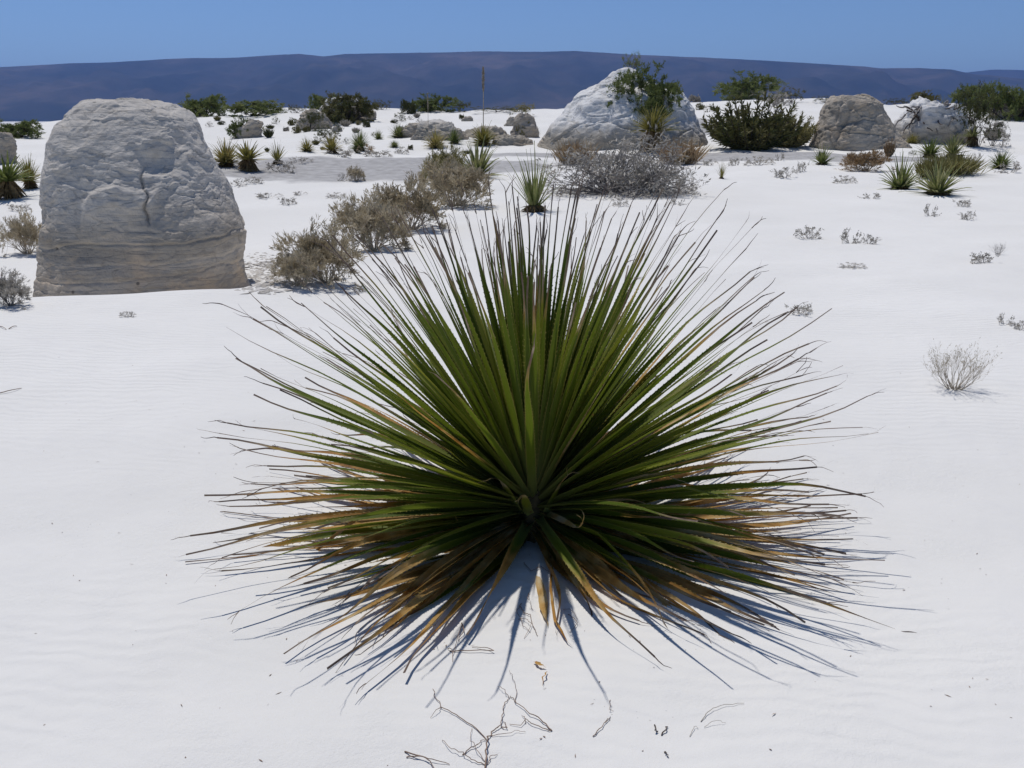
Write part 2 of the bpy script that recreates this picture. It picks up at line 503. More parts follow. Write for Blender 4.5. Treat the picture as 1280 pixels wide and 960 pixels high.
def dress(rng, P0, P1, shoots, per, length, width, along=0.0, stiff=0.6):
    """leaves on the last shoots, narrow blades pointing on along the shoot"""
    C, D = [], []
    for p, d, L in shoots:
        n = rng.poisson(per)
        t = rng.uniform(-0.9, 0.25, n)[:, None]
        C.append(p + d * L * t + rng.normal(0, 0.012, (n, 3)))
        D.append(unit(d * stiff + rng.normal(0, 0.55, (n, 3))))
    C, D = np.concatenate(C), np.concatenate(D)
    L = length * rng.uniform(0.6, 1.3, len(C))
    return blades(C, D, L, width * rng.uniform(0.7, 1.3, len(C)), rng)

def fit(parts):
    """scale a set of (V, F) so that the whole is 1 wide and 1 high"""
    A = np.concatenate([p[0] for p in parts])
    lo, hi = np.percentile(A, 0.7, axis=0), np.percentile(A, 99.3, axis=0)
    w = max(hi[0] - lo[0], 1e-6); w2 = max(hi[1] - lo[1], 1e-6); h = max(hi[2], 1e-6)
    return [(p[0] * np.array([1 / w, 1 / w2, 1 / h]), p[1]) for p in parts]

def bush_variant(style, seed):
    rng = np.random.default_rng(seed)
    if style == 'tan':
        g = grow(rng, 30, 4, 1.15, 0.22, 0.70, (2, 4), 0.5, 0.10, 0.34, 0.016)
        br = segs_mesh(*g[:4]); fo = dress(rng, g[0], g[1], g[4], 13.0, 0.10, 0.016, stiff=1.3)
    elif style == 'grey':
        g = grow(rng, 60, 5, 1.4, 0.10, 0.72, (2, 3), 0.62, 0.30, 0.28, 0.018, 2, 0.24)
        br = segs_mesh(*g[:4]); fo = dress(rng, g[0], g[1], g[4], 1.2, 0.07, 0.018)
    elif style == 'green':
        g = grow(rng, 20, 5, 1.3, 0.08, 0.74, (2, 3), 0.6, 0.08, 0.32, 0.022)
        br = segs_mesh(*g[:4]); fo = dress(rng, g[0], g[1], g[4], 26.0, 0.065, 0.022, stiff=0.3)
    elif style == 'plume':
        n = 95
        az = rng.uniform(0, 2 * math.pi, n); ti = 1.15 * np.sqrt(rng.uniform(0, 1, n))
        D = np.stack([np.cos(az) * np.sin(ti), np.sin(az) * np.sin(ti), np.cos(ti)], 1)
        C = D * np.array([0.16, 0.16, 0.0])
        Ls = rng.uniform(0.55, 1.05, n) * (1 - 0.18 * (ti / 1.15))
        mid = C + D * Ls[:, None] * 0.5 + rng.normal(0, 0.02, (n, 3))
        end = mid + unit(D + np.array([0, 0, 0.55])) * Ls[:, None] * 0.5
        br = segs_mesh(np.concatenate([C, mid]), np.concatenate([mid, end]), np.full(2 * n, 0.010), np.full(2 * n, 0.006))
        m = 110
        t = np.repeat(rng.uniform(0.05, 1.0, (n, m))[..., None], 3, 2)
        P = np.where(t < 0.5, C[:, None] + (mid - C)[:, None] * t * 2, mid[:, None] + (end - mid)[:, None] * (t * 2 - 1)).reshape(-1, 3)
        DD = unit(np.repeat(unit(end - mid), m, 0) + rng.normal(0, 0.6, (n * m, 3)))
        fo = blades(P, DD, rng.uniform(0.06, 0.15, n * m), 0.024, rng)
    elif style == 'sparse':
        g = grow(rng, 9, 5, 0.95, 0.12, 0.74, (2, 3), 0.6, 0.06, 0.34, 0.02)
        br = segs_mesh(*g[:4]); fo = dress(rng, g[0], g[1], g[4], 10.0, 0.055, 0.02, stiff=0.3)
    elif style == 'tuft':
        g = grow(rng, 13, 3, 1.25, 0.12, 0.72, (2, 3), 0.6, 0.30, 0.30, 0.014)
        br = segs_mesh(*g[:4]); fo = dress(rng, g[0], g[1], g[4], 6.0, 0.11, 0.036)
    elif style == 'wisp':
        g = grow(rng, 36, 3, 0.9, 0.30, 0.85, (2, 4), 0.30, 0.14, 0.40, 0.011, 3, 0.12)
        br = segs_mesh(*g[:4]); fo = dress(rng, g[0], g[1], g[4], 2.2, 0.07, 0.012, stiff=1.2)
    elif style == 'grass':
        n = 900
        az = rng.uniform(0, 2 * math.pi, n); ti = 0.95 * np.sqrt(rng.uniform(0, 1, n))
        D = np.stack([np.cos(az) * np.sin(ti), np.sin(az) * np.sin(ti), np.cos(ti)], 1)
        C = np.stack([rng.normal(0, 0.22, n), rng.normal(0, 0.22, n), np.zeros(n)], 1)
        fo = blades(C, D, rng.uniform(0.4, 1.0, n), 0.036, rng)
        k = rng.integers(0, n, 60)
        br = segs_mesh(C[k], C[k] + D[k] * 0.5, np.full(60, 0.008), np.full(60, 0.004))
    br, fo = fit([br, fo])
    return mesh(style + '_branches', *br, smooth=False), mesh(style + '_foliage', *fo, smooth=False)

_cache = {}
def bush_meshes(style, variant, mb, mf):
    key = (style, variant, mb, mf)
    if key not in _cache:
        raw = _cache.get((style, variant))
        if raw is None:
            raw = bush_variant(style, hash_seed(style, variant)); _cache[(style, variant)] = raw
            a, b = raw
        else:
            a, b = raw[0].copy(), raw[1].copy()
            a.materials.clear(); b.materials.clear()
        a.materials.append(M[mb]); b.materials.append(M[mf])
        _cache[key] = (a, b)
    return _cache[key]

def hash_seed(style, variant):
    return sum(ord(c) * (i + 3) for i, c in enumerate(style)) * 13 + variant * 101

_rot = np.random.default_rng(77)
def put_bush(px, py, w, h, style, mb, mf, label, cat='shrub', group=None, name='desert_shrub', variant=0, depth=0.85, base=None, sink=0.02):
    p = on_ground(px, py) if base is None else np.array(base)
    s = metres_per_px(p)
    a, b = bush_meshes(style, variant, mb, mf)
    t = thing(name, label, cat, (p[0], p[1], p[2] - sink * h * s), group, 0.0, (w * s, w * s * depth, h * s * (1 + sink)))
    flip = bool(_rot.integers(0, 2))
    for nm, me in (('branches', a), ('foliage', b)):
        o = obj(nm, me, None, t)
        o['kind'] = 'stuff'                      # twigs and leaves too fine to pick apart
        if flip: o.rotation_euler = (0, 0, math.pi)
    return t

# ------------------------------------------------------------------ ground
def sinh_axis(a, centre, lo, hi, n):
    u0, u1 = math.asinh((lo - centre) / a), math.asinh((hi - centre) / a)
    return centre + a * np.sinh(np.linspace(u0, u1, n))

MUD = [(-3.2, 23.0, 5.5, 3.0, 0.10), (-7.0, 22.0, 4.0, 1.6, 0.1), (1.2, 27.5, 3.0, 1.6, 0.0), (7.2, 27.0, 3.6, 2.0, -0.05), (6.6, 40.0, 3.0, 4.0, 0), (10.5, 25.0, 2.5, 0.9, 0)]
def build_ground():
    xs = sinh_axis(2.6, 0.3, -9800, 9800, 560)
    ys = sinh_axis(3.2, 3.2, -40, 9800, 520)
    X, Y = np.meshgrid(xs, ys)
    Z = ground_z(X, Y)
    mud = np.zeros_like(X)
    for cx, cy, rx, ry, sl in MUD:
        q = ((X - cx) / rx) ** 2 + ((Y - cy - sl * (X - cx)) / ry) ** 2
        mud = np.maximum(mud, np.clip(1.25 - q, 0, 1))
    ny, nx = X.shape
    i = np.arange(ny * nx).reshape(ny, nx)
    F = np.stack([i[:-1, :-1], i[:-1, 1:], i[1:, 1:], i[1:, :-1]], -1).reshape(-1, 4)
    V = np.stack([X, Y, Z], -1).reshape(-1, 3)
    o = obj('ground', mesh('ground', V, F, attrs={'mud': mud.ravel()}), M['sand'])
    tag(o, 'white gypsum sand with faint wind ripples and grey mud flats', None, None, 'structure')
build_ground()

# ------------------------------------------------------------------ mountains
def mountain(name, pix, dist, width, label, seed, rough=1.0):
    px = np.array([p[0] for p in pix], float); py = np.array([p[1] for p in pix], float)
    el = []
    for a, b in zip(px, py):
        d = ray(a, b); el.append((d[0] / d[1], d[2] / d[1]))
    el = np.array(el)
    ridge_y = dist + width * 0.62
    xs = np.linspace(el[0, 0] * ridge_y, el[-1, 0] * ridge_y, 640)
    ys = np.concatenate([np.linspace(dist, ridge_y, 90), np.linspace(ridge_y, dist + width * 1.5, 26)[1:]])
    X, Y = np.meshgrid(xs, ys)
    H = np.interp(X / ridge_y, el[:, 0], el[:, 1]) * ridge_y + 1.3
    v = (Y - dist) / (ridge_y - dist)
    up = np.where(v <= 1, np.clip(v, 0, 1) ** 0.85, np.clip(1 - (v - 1) * 0.9, 0, 1) ** 1.2)
    g = 1 - np.abs(fbm(X / 420 + 0.35 * fbm(X / 900, Y / 900, 0, 2, seed + 3), Y / 1500, 0, 4, seed)) * 1.6
    g2 = fbm(X / 160, Y / 300, 0, 4, seed + 40)
    inner = np.clip(v, 0, 1) * np.clip(1 - np.abs(v - 1) * 0 - v, 0, 1) * 4 * (v < 1)
    Z = H * up + rough * inner * (g * 44 + g2 * 30 - 32) + (v >= 0.97) * (v < 1.05) * g2 * 1.6 - 6
    Z = np.where(v < 0.97, np.minimum(Z, 0.965 * H * Y / ridge_y), Z)
    Z = np.where(v <= 0.005, -20, Z)
    ny, nx = X.shape
    i = np.arange(ny * nx).reshape(ny, nx)
    F = np.stack([i[:-1, :-1], i[:-1, 1:], i[1:, 1:], i[1:, :-1]], -1).reshape(-1, 4)
    o = obj(name, mesh(name, np.stack([X, Y, Z], -1).reshape(-1, 3), F), M['mountain'])
    tag(o, label, None, None, 'structure')
mountain('mountain', [(-900, 120), (-400, 98), (-150, 88), (0, 82), (60, 79), (140, 76), (210, 72), (300, 70), (345, 67), (375, 65.5), (405, 68.5), (430, 66), (520, 64.5), (600, 62.5), (660, 63), (720, 62.5), (780, 66), (860, 69.5), (950, 74), (1010, 77.5), (1080, 81), (1100, 84), (1150, 83.5), (1190, 85), (1215, 91), (1300, 99), (1420, 108), (1700, 122), (2200, 135)], 3400, 2300,
         'long blue hazy mountain ridge along the horizon', 3)
mountain('mountain', [(900, 140), (1050, 120), (1150, 99), (1205, 90), (1240, 85.5), (1300, 87), (1400, 90), (1600, 100), (2000, 128)], 5800, 1500,
         'paler second ridge beyond the end of the long mountain', 8, 0.8)

# haze: the air between the camera and the mountains
def build_haze():
    x, y0, y1, z0, z1 = 9900, -60, 9900, -40, 470
    V = [(a, b, c) for c in (z0, z1) for b in (y0, y1) for a in (-x, x)]
    F = [(0, 2, 3, 1), (4, 5, 7, 6), (0, 1, 5, 4), (2, 6, 7, 3), (0, 4, 6, 2), (1, 3, 7, 5)]
    k = NT('haze_air')
    k.t.nodes.remove(k.b)
    pv = k.n('ShaderNodeVolumePrincipled')
    pv.inputs['Color'].default_value = (0.27, 0.46, 1.0, 1)
    pv.inputs['Density'].default_value = 0.00013
    pv.inputs['Anisotropy'].default_value = 0.35
    k.l(pv.outputs[0], k.out.inputs['Volume'])
    o = obj('haze', mesh('haze', np.array(V, float), np.array(F), smooth=False), k.m)
    tag(o, 'thin blue haze in the air before the mountains', None, None, 'stuff')
build_haze()

# ------------------------------------------------------------------ rocks from their outlines
def worley(x, y, z, seed):
    """distance to the nearest and the second nearest scattered point, and the nearest one's own value"""
    f1 = np.full(np.shape(x), 9.0); f2 = f1.copy(); val = np.zeros(np.shape(x))
    ix, iy, iz = np.floor(x), np.floor(y), np.floor(z)
    for a in (-1, 0, 1):
        for b in (-1, 0, 1):
            for c in (-1, 0, 1):
                px, py, pz = ix + a, iy + b, iz + c
                d = np.sqrt((px + _hash(px, py, pz, seed) - x) ** 2 + (py + _hash(px, py, pz, seed + 1) - y) ** 2 + (pz + _hash(px, py, pz, seed + 2) - z) ** 2)
                v = _hash(px, py, pz, seed + 3)
                f2 = np.where(d < f1, f1, np.minimum(f2, d))
                val = np.where(d < f1, v, val)
                f1 = np.minimum(f1, d)
    return f1, f2, val

def rock(name, label, mat, rows, Y, depth, seed, amp=0.05, lump=0.12, n_ring=150, n_row=110, power=2.5, strata=0.0, bury=0.25, cat='rock', group=None, ledge=None, lean=0.0, crag=0.04):
    """rows: (py, left px, right px) from the top down, at distance Y; depth: thickness over width"""
    P = []
    for py, xl, xr in rows:
        a, b = at_depth(xl, py, Y), at_depth(xr, py, Y)
        P.append((a[2], a[0], b[0]))
    P = np.array(P)[::-1]                       # bottom first
    zb = P[0, 0]
    base = np.array([(P[0, 1] + P[0, 2]) / 2, Y, zb])
    arc = np.concatenate([[0], np.cumsum(np.hypot(np.diff(P[:, 0]), np.diff(P[:, 2] - P[:, 1]) / 2))])
    t = np.linspace(0, arc[-1], n_row)
    z = np.interp(t, arc, P[:, 0]); xl = np.interp(t, arc, P[:, 1]); xr = np.interp(t, arc, P[:, 2])
    k = np.ones(7) / 7
    def sm(a):
        return np.convolve(np.pad(a, 3, mode='edge'), k, 'valid')
    xl, xr = sm(xl), sm(xr)
    z = np.concatenate([[zb - bury], z]); xl = np.concatenate([[xl[0]], xl]); xr = np.concatenate([[xr[0]], xr])
    c, a = (xl + xr) / 2 - base[0], (xr - xl) / 2
    amax = a.max()
    th = np.linspace(0, 2 * math.pi, n_ring, endpoint=False)
    ct, st = np.cos(th), np.sin(th)
    rx = np.sign(ct) * np.abs(ct) ** (2 / power); ry = np.sign(st) * np.abs(st) ** (2 / power)
    b = depth * (0.6 * a + 0.4 * np.sqrt(a * amax))
    X = c[:, None] + a[:, None] * rx[None]; Yy = b[:, None] * ry[None] + lean * np.clip(z - zb, 0, 9)[:, None]; Z = np.repeat((z - zb)[:, None], n_ring, 1)
    size = amax
    N = np.stack([rx[None] * np.ones_like(X), ry[None] * np.ones_like(X), np.zeros_like(X)], -1)
    slope = np.gradient(a, z - zb + np.arange(len(z)) * 1e-6)
    N[..., 2] = np.clip(-slope, -0.3, 3)[:, None]
    N = unit(N)
    q = np.stack([X, Yy, Z], -1) / size
    d = lump * size * fbm(q[..., 0] * 1.5, q[..., 1] * 1.5, q[..., 2] * 1.5, 3, seed)
    rid = 1 - np.abs(fbm(q[..., 0] * 3.0, q[..., 1] * 3.0, q[..., 2] * 3.0, 4, seed + 7))
    d = d + amp * size * (rid - 0.75) * 1.1
    fl = fbm(q[..., 0] * 2.2 + 9, q[..., 1] * 2.2, q[..., 2] * 3.6, 3, seed + 21)
    d = d + amp * size * 0.8 * (np.floor(fl * 4) / 4 + 0.25 * sstep(0.1, 0.9, fl * 4 - np.floor(fl * 4)))
    d = d + amp * size * 0.35 * fbm(q[..., 0] * 11, q[..., 1] * 11, q[..., 2] * 16, 3, seed + 33)
    if strata:
        low = sstep(0.38, 0.15, q[..., 2] / (q[..., 2].max() + 1e-6))
        d = d + strata * size * low * noise(q[..., 0] * 0.6, q[..., 1] * 0.6, q[..., 2] * 13 + 0.4 * fbm(q[..., 0] * 2, q[..., 1] * 2, 0, 2, 3), seed + 5)
    w1, w2, wv = worley(q[..., 0] * 2.6 + 0.4 * fl, q[..., 1] * 2.6, q[..., 2] * 2.9, seed + 60)
    d = d + crag * size * ((wv - 0.5) * sstep(0, 0.12, w2 - w1) - 0.6 * sstep(0.06, 0.0, w2 - w1))
    if ledge is not None:
        d = d + ledge(X, Yy, Z) * size
    V = np.stack([X, Yy, Z], -1) + N * d[..., None]
    nr = len(z)
    i = np.arange(nr * n_ring).reshape(nr, n_ring)
    F = np.stack([i[:-1], np.roll(i, -1, 1)[:-1], np.roll(i, -1, 1)[1:], i[1:]], -1).reshape(-1, 4)
    top = V[-1].mean(0)
    V = np.concatenate([V.reshape(-1, 3), top[None]])
    T = np.stack([i[-1], np.roll(i[-1], -1), np.full(n_ring, len(V) - 1)], -1)
    o = obj(name, mesh(name, V, [F, T]), mat, None, base)
    return tag(o, label, cat, group)

def brow(x, y, z):
    """broken plates, joints and ledges on the boulder"""
    front = sstep(0.3, -0.5, y)
    wx = x + 0.10 * fbm(x * 3, y * 3, z * 3, 3, 71); wz = z + 0.10 * fbm(x * 3, y * 3, z * 3, 3, 72); wy = y + 0.10 * fbm(x * 3, y * 3, z * 3, 3, 73)
    f1, f2, v = worley(wx * 1.7, wy * 1.7, wz * 2.3, 5)
    plate = 0.046 * (v - 0.5) * sstep(0.0, 0.16, f2 - f1) * sstep(0.45, 0.75, z) - 0.006 * sstep(0.05, 0.0, f2 - f1)
    g1, g2, u = worley(wx * 3.6, wy * 3.6, wz * 11, 15)
    chip = 0.017 * (u - 0.5) * sstep(0.0, 0.12, g2 - g1) * sstep(0.9, 1.35, z + 0.5 * fbm(x * 2, y * 2, z * 2, 3, 44))
    chip = chip + 0.005 * fbm(x * 9, y * 9, z * 16, 4, 45)
    bed = 0.0
    for zb, amp in ((0.22, 0.006), (0.34, 0.008), (0.46, 0.009), (0.60, 0.006), (0.80, 0.015)):
        bed = bed - amp * np.exp(-((z - zb - 0.05 * x - 0.04 * fbm(x * 2, y * 2, 0, 3, int(zb * 100))) / 0.014) ** 2)
    crack = -0.05 * np.exp(-((x - 0.33 + 0.06 * fbm(z * 5, 0 * z, 0, 3, 4)) / 0.014) ** 2) * sstep(0.95, 1.1, z) * sstep(1.7, 1.4, z) * front
    lipz = 1.33 + 0.12 * (x - 0.0) - 0.7 * (x - 0.15) ** 2 + 0.05 * fbm(x * 6, 0 * x, 0, 3, 8)
    lip = 0.045 * sstep(0.10, 0.0, z - lipz) * sstep(-0.40, -0.05, z - lipz) * sstep(-0.35, -0.2, x) * sstep(0.5, 0.38, x) * front
    hollow = -0.07 * np.exp(-(((x - 0.45) / 0.20) ** 2 + ((z - 1.62) / 0.14) ** 2)) * front
    return plate + chip + bed + crack + lip + hollow

rock('boulder', 'big rounded pale grey boulder with layered base standing behind the sand crest', M['boulder'],
     [(120.5, 104, 158), (122.5, 95, 175), (127, 86, 190), (136, 77, 205), (148, 69, 218), (165, 58, 228), (186, 54, 240), (206, 53, 251), (231, 53, 264),
      (255, 53, 276), (275, 54, 285), (292, 55, 291), (310, 57, 291), (330, 58, 293), (350, 59, 297), (362, 60, 304), (385, 60, 311)],
     10.1, 0.92, 11, 0.012, 0.035, 420, 320, 2.6, 0.008, 0.7, ledge=brow, lean=0.22, crag=0.0)
P_MOUND = on_ground(785, 187)
rock('sand_rock_mound', 'tall white conical rock mound with green shrubs growing on it', M['mound'],
     [(85.5, 774, 786), (88, 766, 796), (93, 760, 803), (100, 752, 812), (106, 744, 822), (112, 731, 838), (118, 722, 850), (128, 712, 858), (140, 702, 865), (152, 692, 872), (165, 684, 879), (178, 677, 886), (190, 670, 892)],
     P_MOUND[1] + 2.6, 0.8, 23, 0.03, 0.03, 200, 150, 2.0, 0.0, 0.5)
P_ROCK = on_ground(1070, 190)
def cleft(x, y, z):
    m_ = metres_per_px(P_ROCK)
    X_, Z_ = x / m_, z / m_
    line = X_ - (-52 + Z_ * 0.42)
    return (-0.05 * np.exp(-(line / 2.2) ** 2) + 0.03 * sstep(0, -8, line)) * sstep(66, 40, Z_) * sstep(0.3, -0.4, y)
rock('rock', 'brownish grey wedge shaped rock with dark pits standing before the root draped rock', M['rock'],
     [(119.5, 1058, 1072), (121, 1040, 1082), (126, 1034, 1094), (134, 1030, 1101), (146, 1025, 1107), (158, 1020, 1115), (170, 1016, 1123), (180, 1012, 1131), (192, 1009, 1138)],
     P_ROCK[1] + 1.6, 0.8, 41, 0.035, 0.03, 160, 120, 2.3, 0.0, 0.5, ledge=cleft)

# loose stones on the far dune
_rs = np.random.default_rng(64)
for n_ in range(14):
    px, py = _rs.uniform(345, 690), _rs.uniform(150, 182)
    if n_ > 9: px, py = _rs.uniform(880, 1250), _rs.uniform(140, 190)
    w, h = _rs.uniform(7, 15), _rs.uniform(4, 8)
    p = on_ground(px, py)
    rock('stone', 'small loose pale stone lying on the far white dune', M['mound'] if n_ % 2 else M['rock'],
         [(py - h, px - w * 0.2, px + w * 0.15), (py - h * 0.8, px - w * 0.35, px + w * 0.35), (py - h * 0.3, px - w * 0.48, px + w * 0.5), (py + 1, px - w * 0.5, px + w * 0.5)],
         p[1] + 0.1, 0.8, 300 + n_ * 5, 0.1, 0.16, 28, 16, 2.3, 0.0, 0.15, 'stone', 'loose stones on the far dune')

# small far rocks: px, base py, top py, left, right
SMALL_ROCKS = [
    (435, 150, 122, 398, 470, 'grey domed rock hung with green shrub on the far dune', 'mound'),
    (391, 162, 138, 372, 416, 'small grey rock lower down beside the shrub hung dome', 'rock'),
    (318, 172, 150, 292, 328, 'rounded grey rock half hidden by a shrub near the boulder', 'rock'),
    (525, 171, 152, 500, 552, 'low flat grey rock behind the far row of green tufts', 'rock'),
    (548, 176, 151, 515, 585, 'tilted pale grey rock slab at the foot of the dry stalk', 'mound'),
    (654, 172, 142, 638, 674, 'grey rounded rock with olive scrub left of the white mound', 'rock'),
    (640, 182, 170, 615, 664, 'low broken slab of rock below the scrubby rounded rock', 'mound'),
    (612, 174, 158, 575, 640, 'long low sandy ledge rock behind the tall dry stalk', 'mound'),
    (1165, 180, 128, 1118, 1215, 'white rock heap draped with dead grey roots behind the brown rock', 'mound'),
    (1256, 150, 114, 1238, 1290, 'grey dome rock under broad green scrub behind the dark tree', 'rock'),
    (2, 206, 165, -22, 20, 'brown rock lump on the sand behind the skirted spiky plant beyond the boulder', 'rock'),
]
for n_, (cx, pb, pt, xl, xr, lab, mt) in enumerate(SMALL_ROCKS):
    p = on_ground(cx, pb)
    w = xr - xl; h = pb - pt
    rows = [(pt, cx - 0.12 * w, cx + 0.14 * w), (pt + 0.06 * h, cx - 0.22 * w, cx + 0.25 * w), (pt + 0.2 * h, cx - 0.33 * w, cx + 0.35 * w), (pt + 0.45 * h, xl + 0.08 * w, xr - 0.09 * w), (pt + 0.75 * h, xl + 0.02 * w, xr - 0.02 * w), (pb + 2, xl, xr)]
    rock('rock', lab, M[mt], rows, p[1] + 0.35 * w * metres_per_px(p), 0.8, 100 + n_ * 9, 0.09, 0.13, 70, 46, 2.3, 0.0, 0.3)

# ------------------------------------------------------------------ the big spiky rosette
HERO = np.array([0.07, 2.80, 0.0]); HERO[2] = float(ground_z(HERO[0], HERO[1])) - 0.015
def sword_leaf(rng, az, el, length, width, droop, dry, tint, twist=0.0, z0=0.1, r0=0.04, nseg=15, side=0.0, frayed=True, clear=0.02, curl=0.0, teeth=True, tip_w=0.18, kink=None):
    d = np.array([math.cos(az) * math.cos(el), math.sin(az) * math.cos(el), math.sin(el)])
    p = np.array([math.cos(az) * r0, math.sin(az) * r0, z0])
    e, a = el, az
    pts, dirs = [p.copy()], [d]
    for i in range(nseg):
        t = (i + 0.5) / nseg
        e2 = e - droop * t ** 1.5 * 1.0 - curl * max(0, t - 0.72) * 6
        if kink is not None and t > kink[0]: e2 -= kink[1]
        a2 = a + side * t ** 2 + (0.17 * math.sin(t * 9 + tint * 20) * max(0, t - 0.55) * 3)
        d = np.array([math.cos(a2) * math.cos(e2), math.sin(a2) * math.cos(e2), math.sin(e2)])
        d = d + np.array([0, 0, 0.45 * math.sin(t * 13 + dry * 30) * max(0, t - 0.65)])
        step = d / np.linalg.norm(d) * length / nseg
        q = p + step
        g = float(clear) * (0.4 + 0.6 * min(1, t * 2))
        if q[2] < g:
            q[2] = g + 0.15 * (p[2] - g if p[2] > g else 0)
            q[:2] = p[:2] + unit(step[:2]) * length / nseg
        pts.append(q.copy()); dirs.append(unit(q - p)); p = q
    pts, dirs = np.array(pts), np.array(dirs)
    t = np.linspace(0, 1, nseg + 1)
    w = width * np.where(t < 0.10, 1.30 - 0.35 * t / 0.10, 0.95 + 0.05 * np.sin(t * 5)) * np.clip(1 - t ** 3.6, 0, 1)
    w = np.maximum(w * (1 - 0.42 * sstep(0.40, 0.85, t)), width * tip_w)
    ph = twist * t ** 1.3 + 0.5 * np.sin(t * 7 + tint * 15) * sstep(0.55, 1.0, t)
    sidev = np.stack([-np.sin(az) * np.ones_like(t), np.cos(az) * np.ones_like(t), np.zeros_like(t)], 1)
    sidev = unit(sidev - dirs * (sidev * dirs).sum(1, keepdims=True))
    up = np.cross(dirs, sidev)
    up = np.where((up[:, 2:3] < 0), -up, up)
    s = sidev * np.cos(ph)[:, None] + up * np.sin(ph)[:, None]
    n = np.cross(dirs, s)
    chan = (0.30 * (1 - t) + 0.08)[:, None] * w[:, None]
    Lf, Rt, Md = pts + s * w[:, None] / 2, pts - s * w[:, None] / 2, pts - n * chan * np.sign((n * up).sum(1, keepdims=True))
    V = np.concatenate([Lf, Md, Rt]); m = nseg + 1
    i = np.arange(nseg)
    F = np.concatenate([np.stack([i, i + 1, m + i + 1, m + i], 1), np.stack([m + i, m + i + 1, 2 * m + i + 1, 2 * m + i], 1)])
    UV = np.concatenate([np.stack([np.zeros(m), t], 1), np.stack([np.full(m, 0.5), t], 1), np.stack([np.ones(m), t], 1)])
    tris = np.zeros((0, 3), int)
    Vx, Ux, Tx = [V], [UV], []
    off = len(V)
    if teeth:
        k = int(length / 0.026)
        tt = (np.arange(k) + rng.uniform(0, 1, k) * 0.5) / k * 0.68 + 0.06
        for E, sg, uu in ((Lf, 1, 0.0), (Rt, -1, 1.0)):
            f = tt * nseg; j = np.minimum(f.astype(int), nseg - 1); fr = (f - j)[:, None]
            q = E[j] * (1 - fr) + E[j + 1] * fr
            dd, ss = dirs[j], s[j] * sg
            T = np.stack([q - dd * 0.003 - ss * 0.0006, q + dd * 0.003 - ss * 0.0006, q + dd * 0.0045 + ss * 0.0036], 1).reshape(-1, 3)
            Vx.append(T); Ux.append(np.stack([np.full(3 * k, uu), np.repeat(tt, 3)], 1))
            Tx.append(off + np.arange(3 * k).reshape(-1, 3)); off += 3 * k
    Q = [F]
    if frayed:
        for h in range(rng.integers(1, 3)):
            c = [pts[-1]]; dd = dirs[-1].copy()
            for j in range(5):
                dd = unit(dd + rng.normal(0, 0.17, 3) + np.array([0, 0, -0.03]))
                q = c[-1] + dd * rng.uniform(0.006, 0.017)
                q[2] = max(q[2], 0.012)
                c.append(q)
            c = np.array(c); ww = np.linspace(0.0016, 0.0006, 6)[:, None]
            sv = unit(np.cross(unit(np.diff(c, axis=0, append=c[-1:] + dd)), rng.normal(size=3)))
            Vx += [c + sv * ww, c - sv * ww]; Ux += [np.tile([0.5, 1.0], (12, 1))]
            j = np.arange(5)
            Q.append(off + np.stack([j, j + 1, 6 + j + 1, 6 + j], 1)); off += 12
    V = np.concatenate(Vx); UV = np.concatenate(Ux)
    return V, Q + Tx, UV

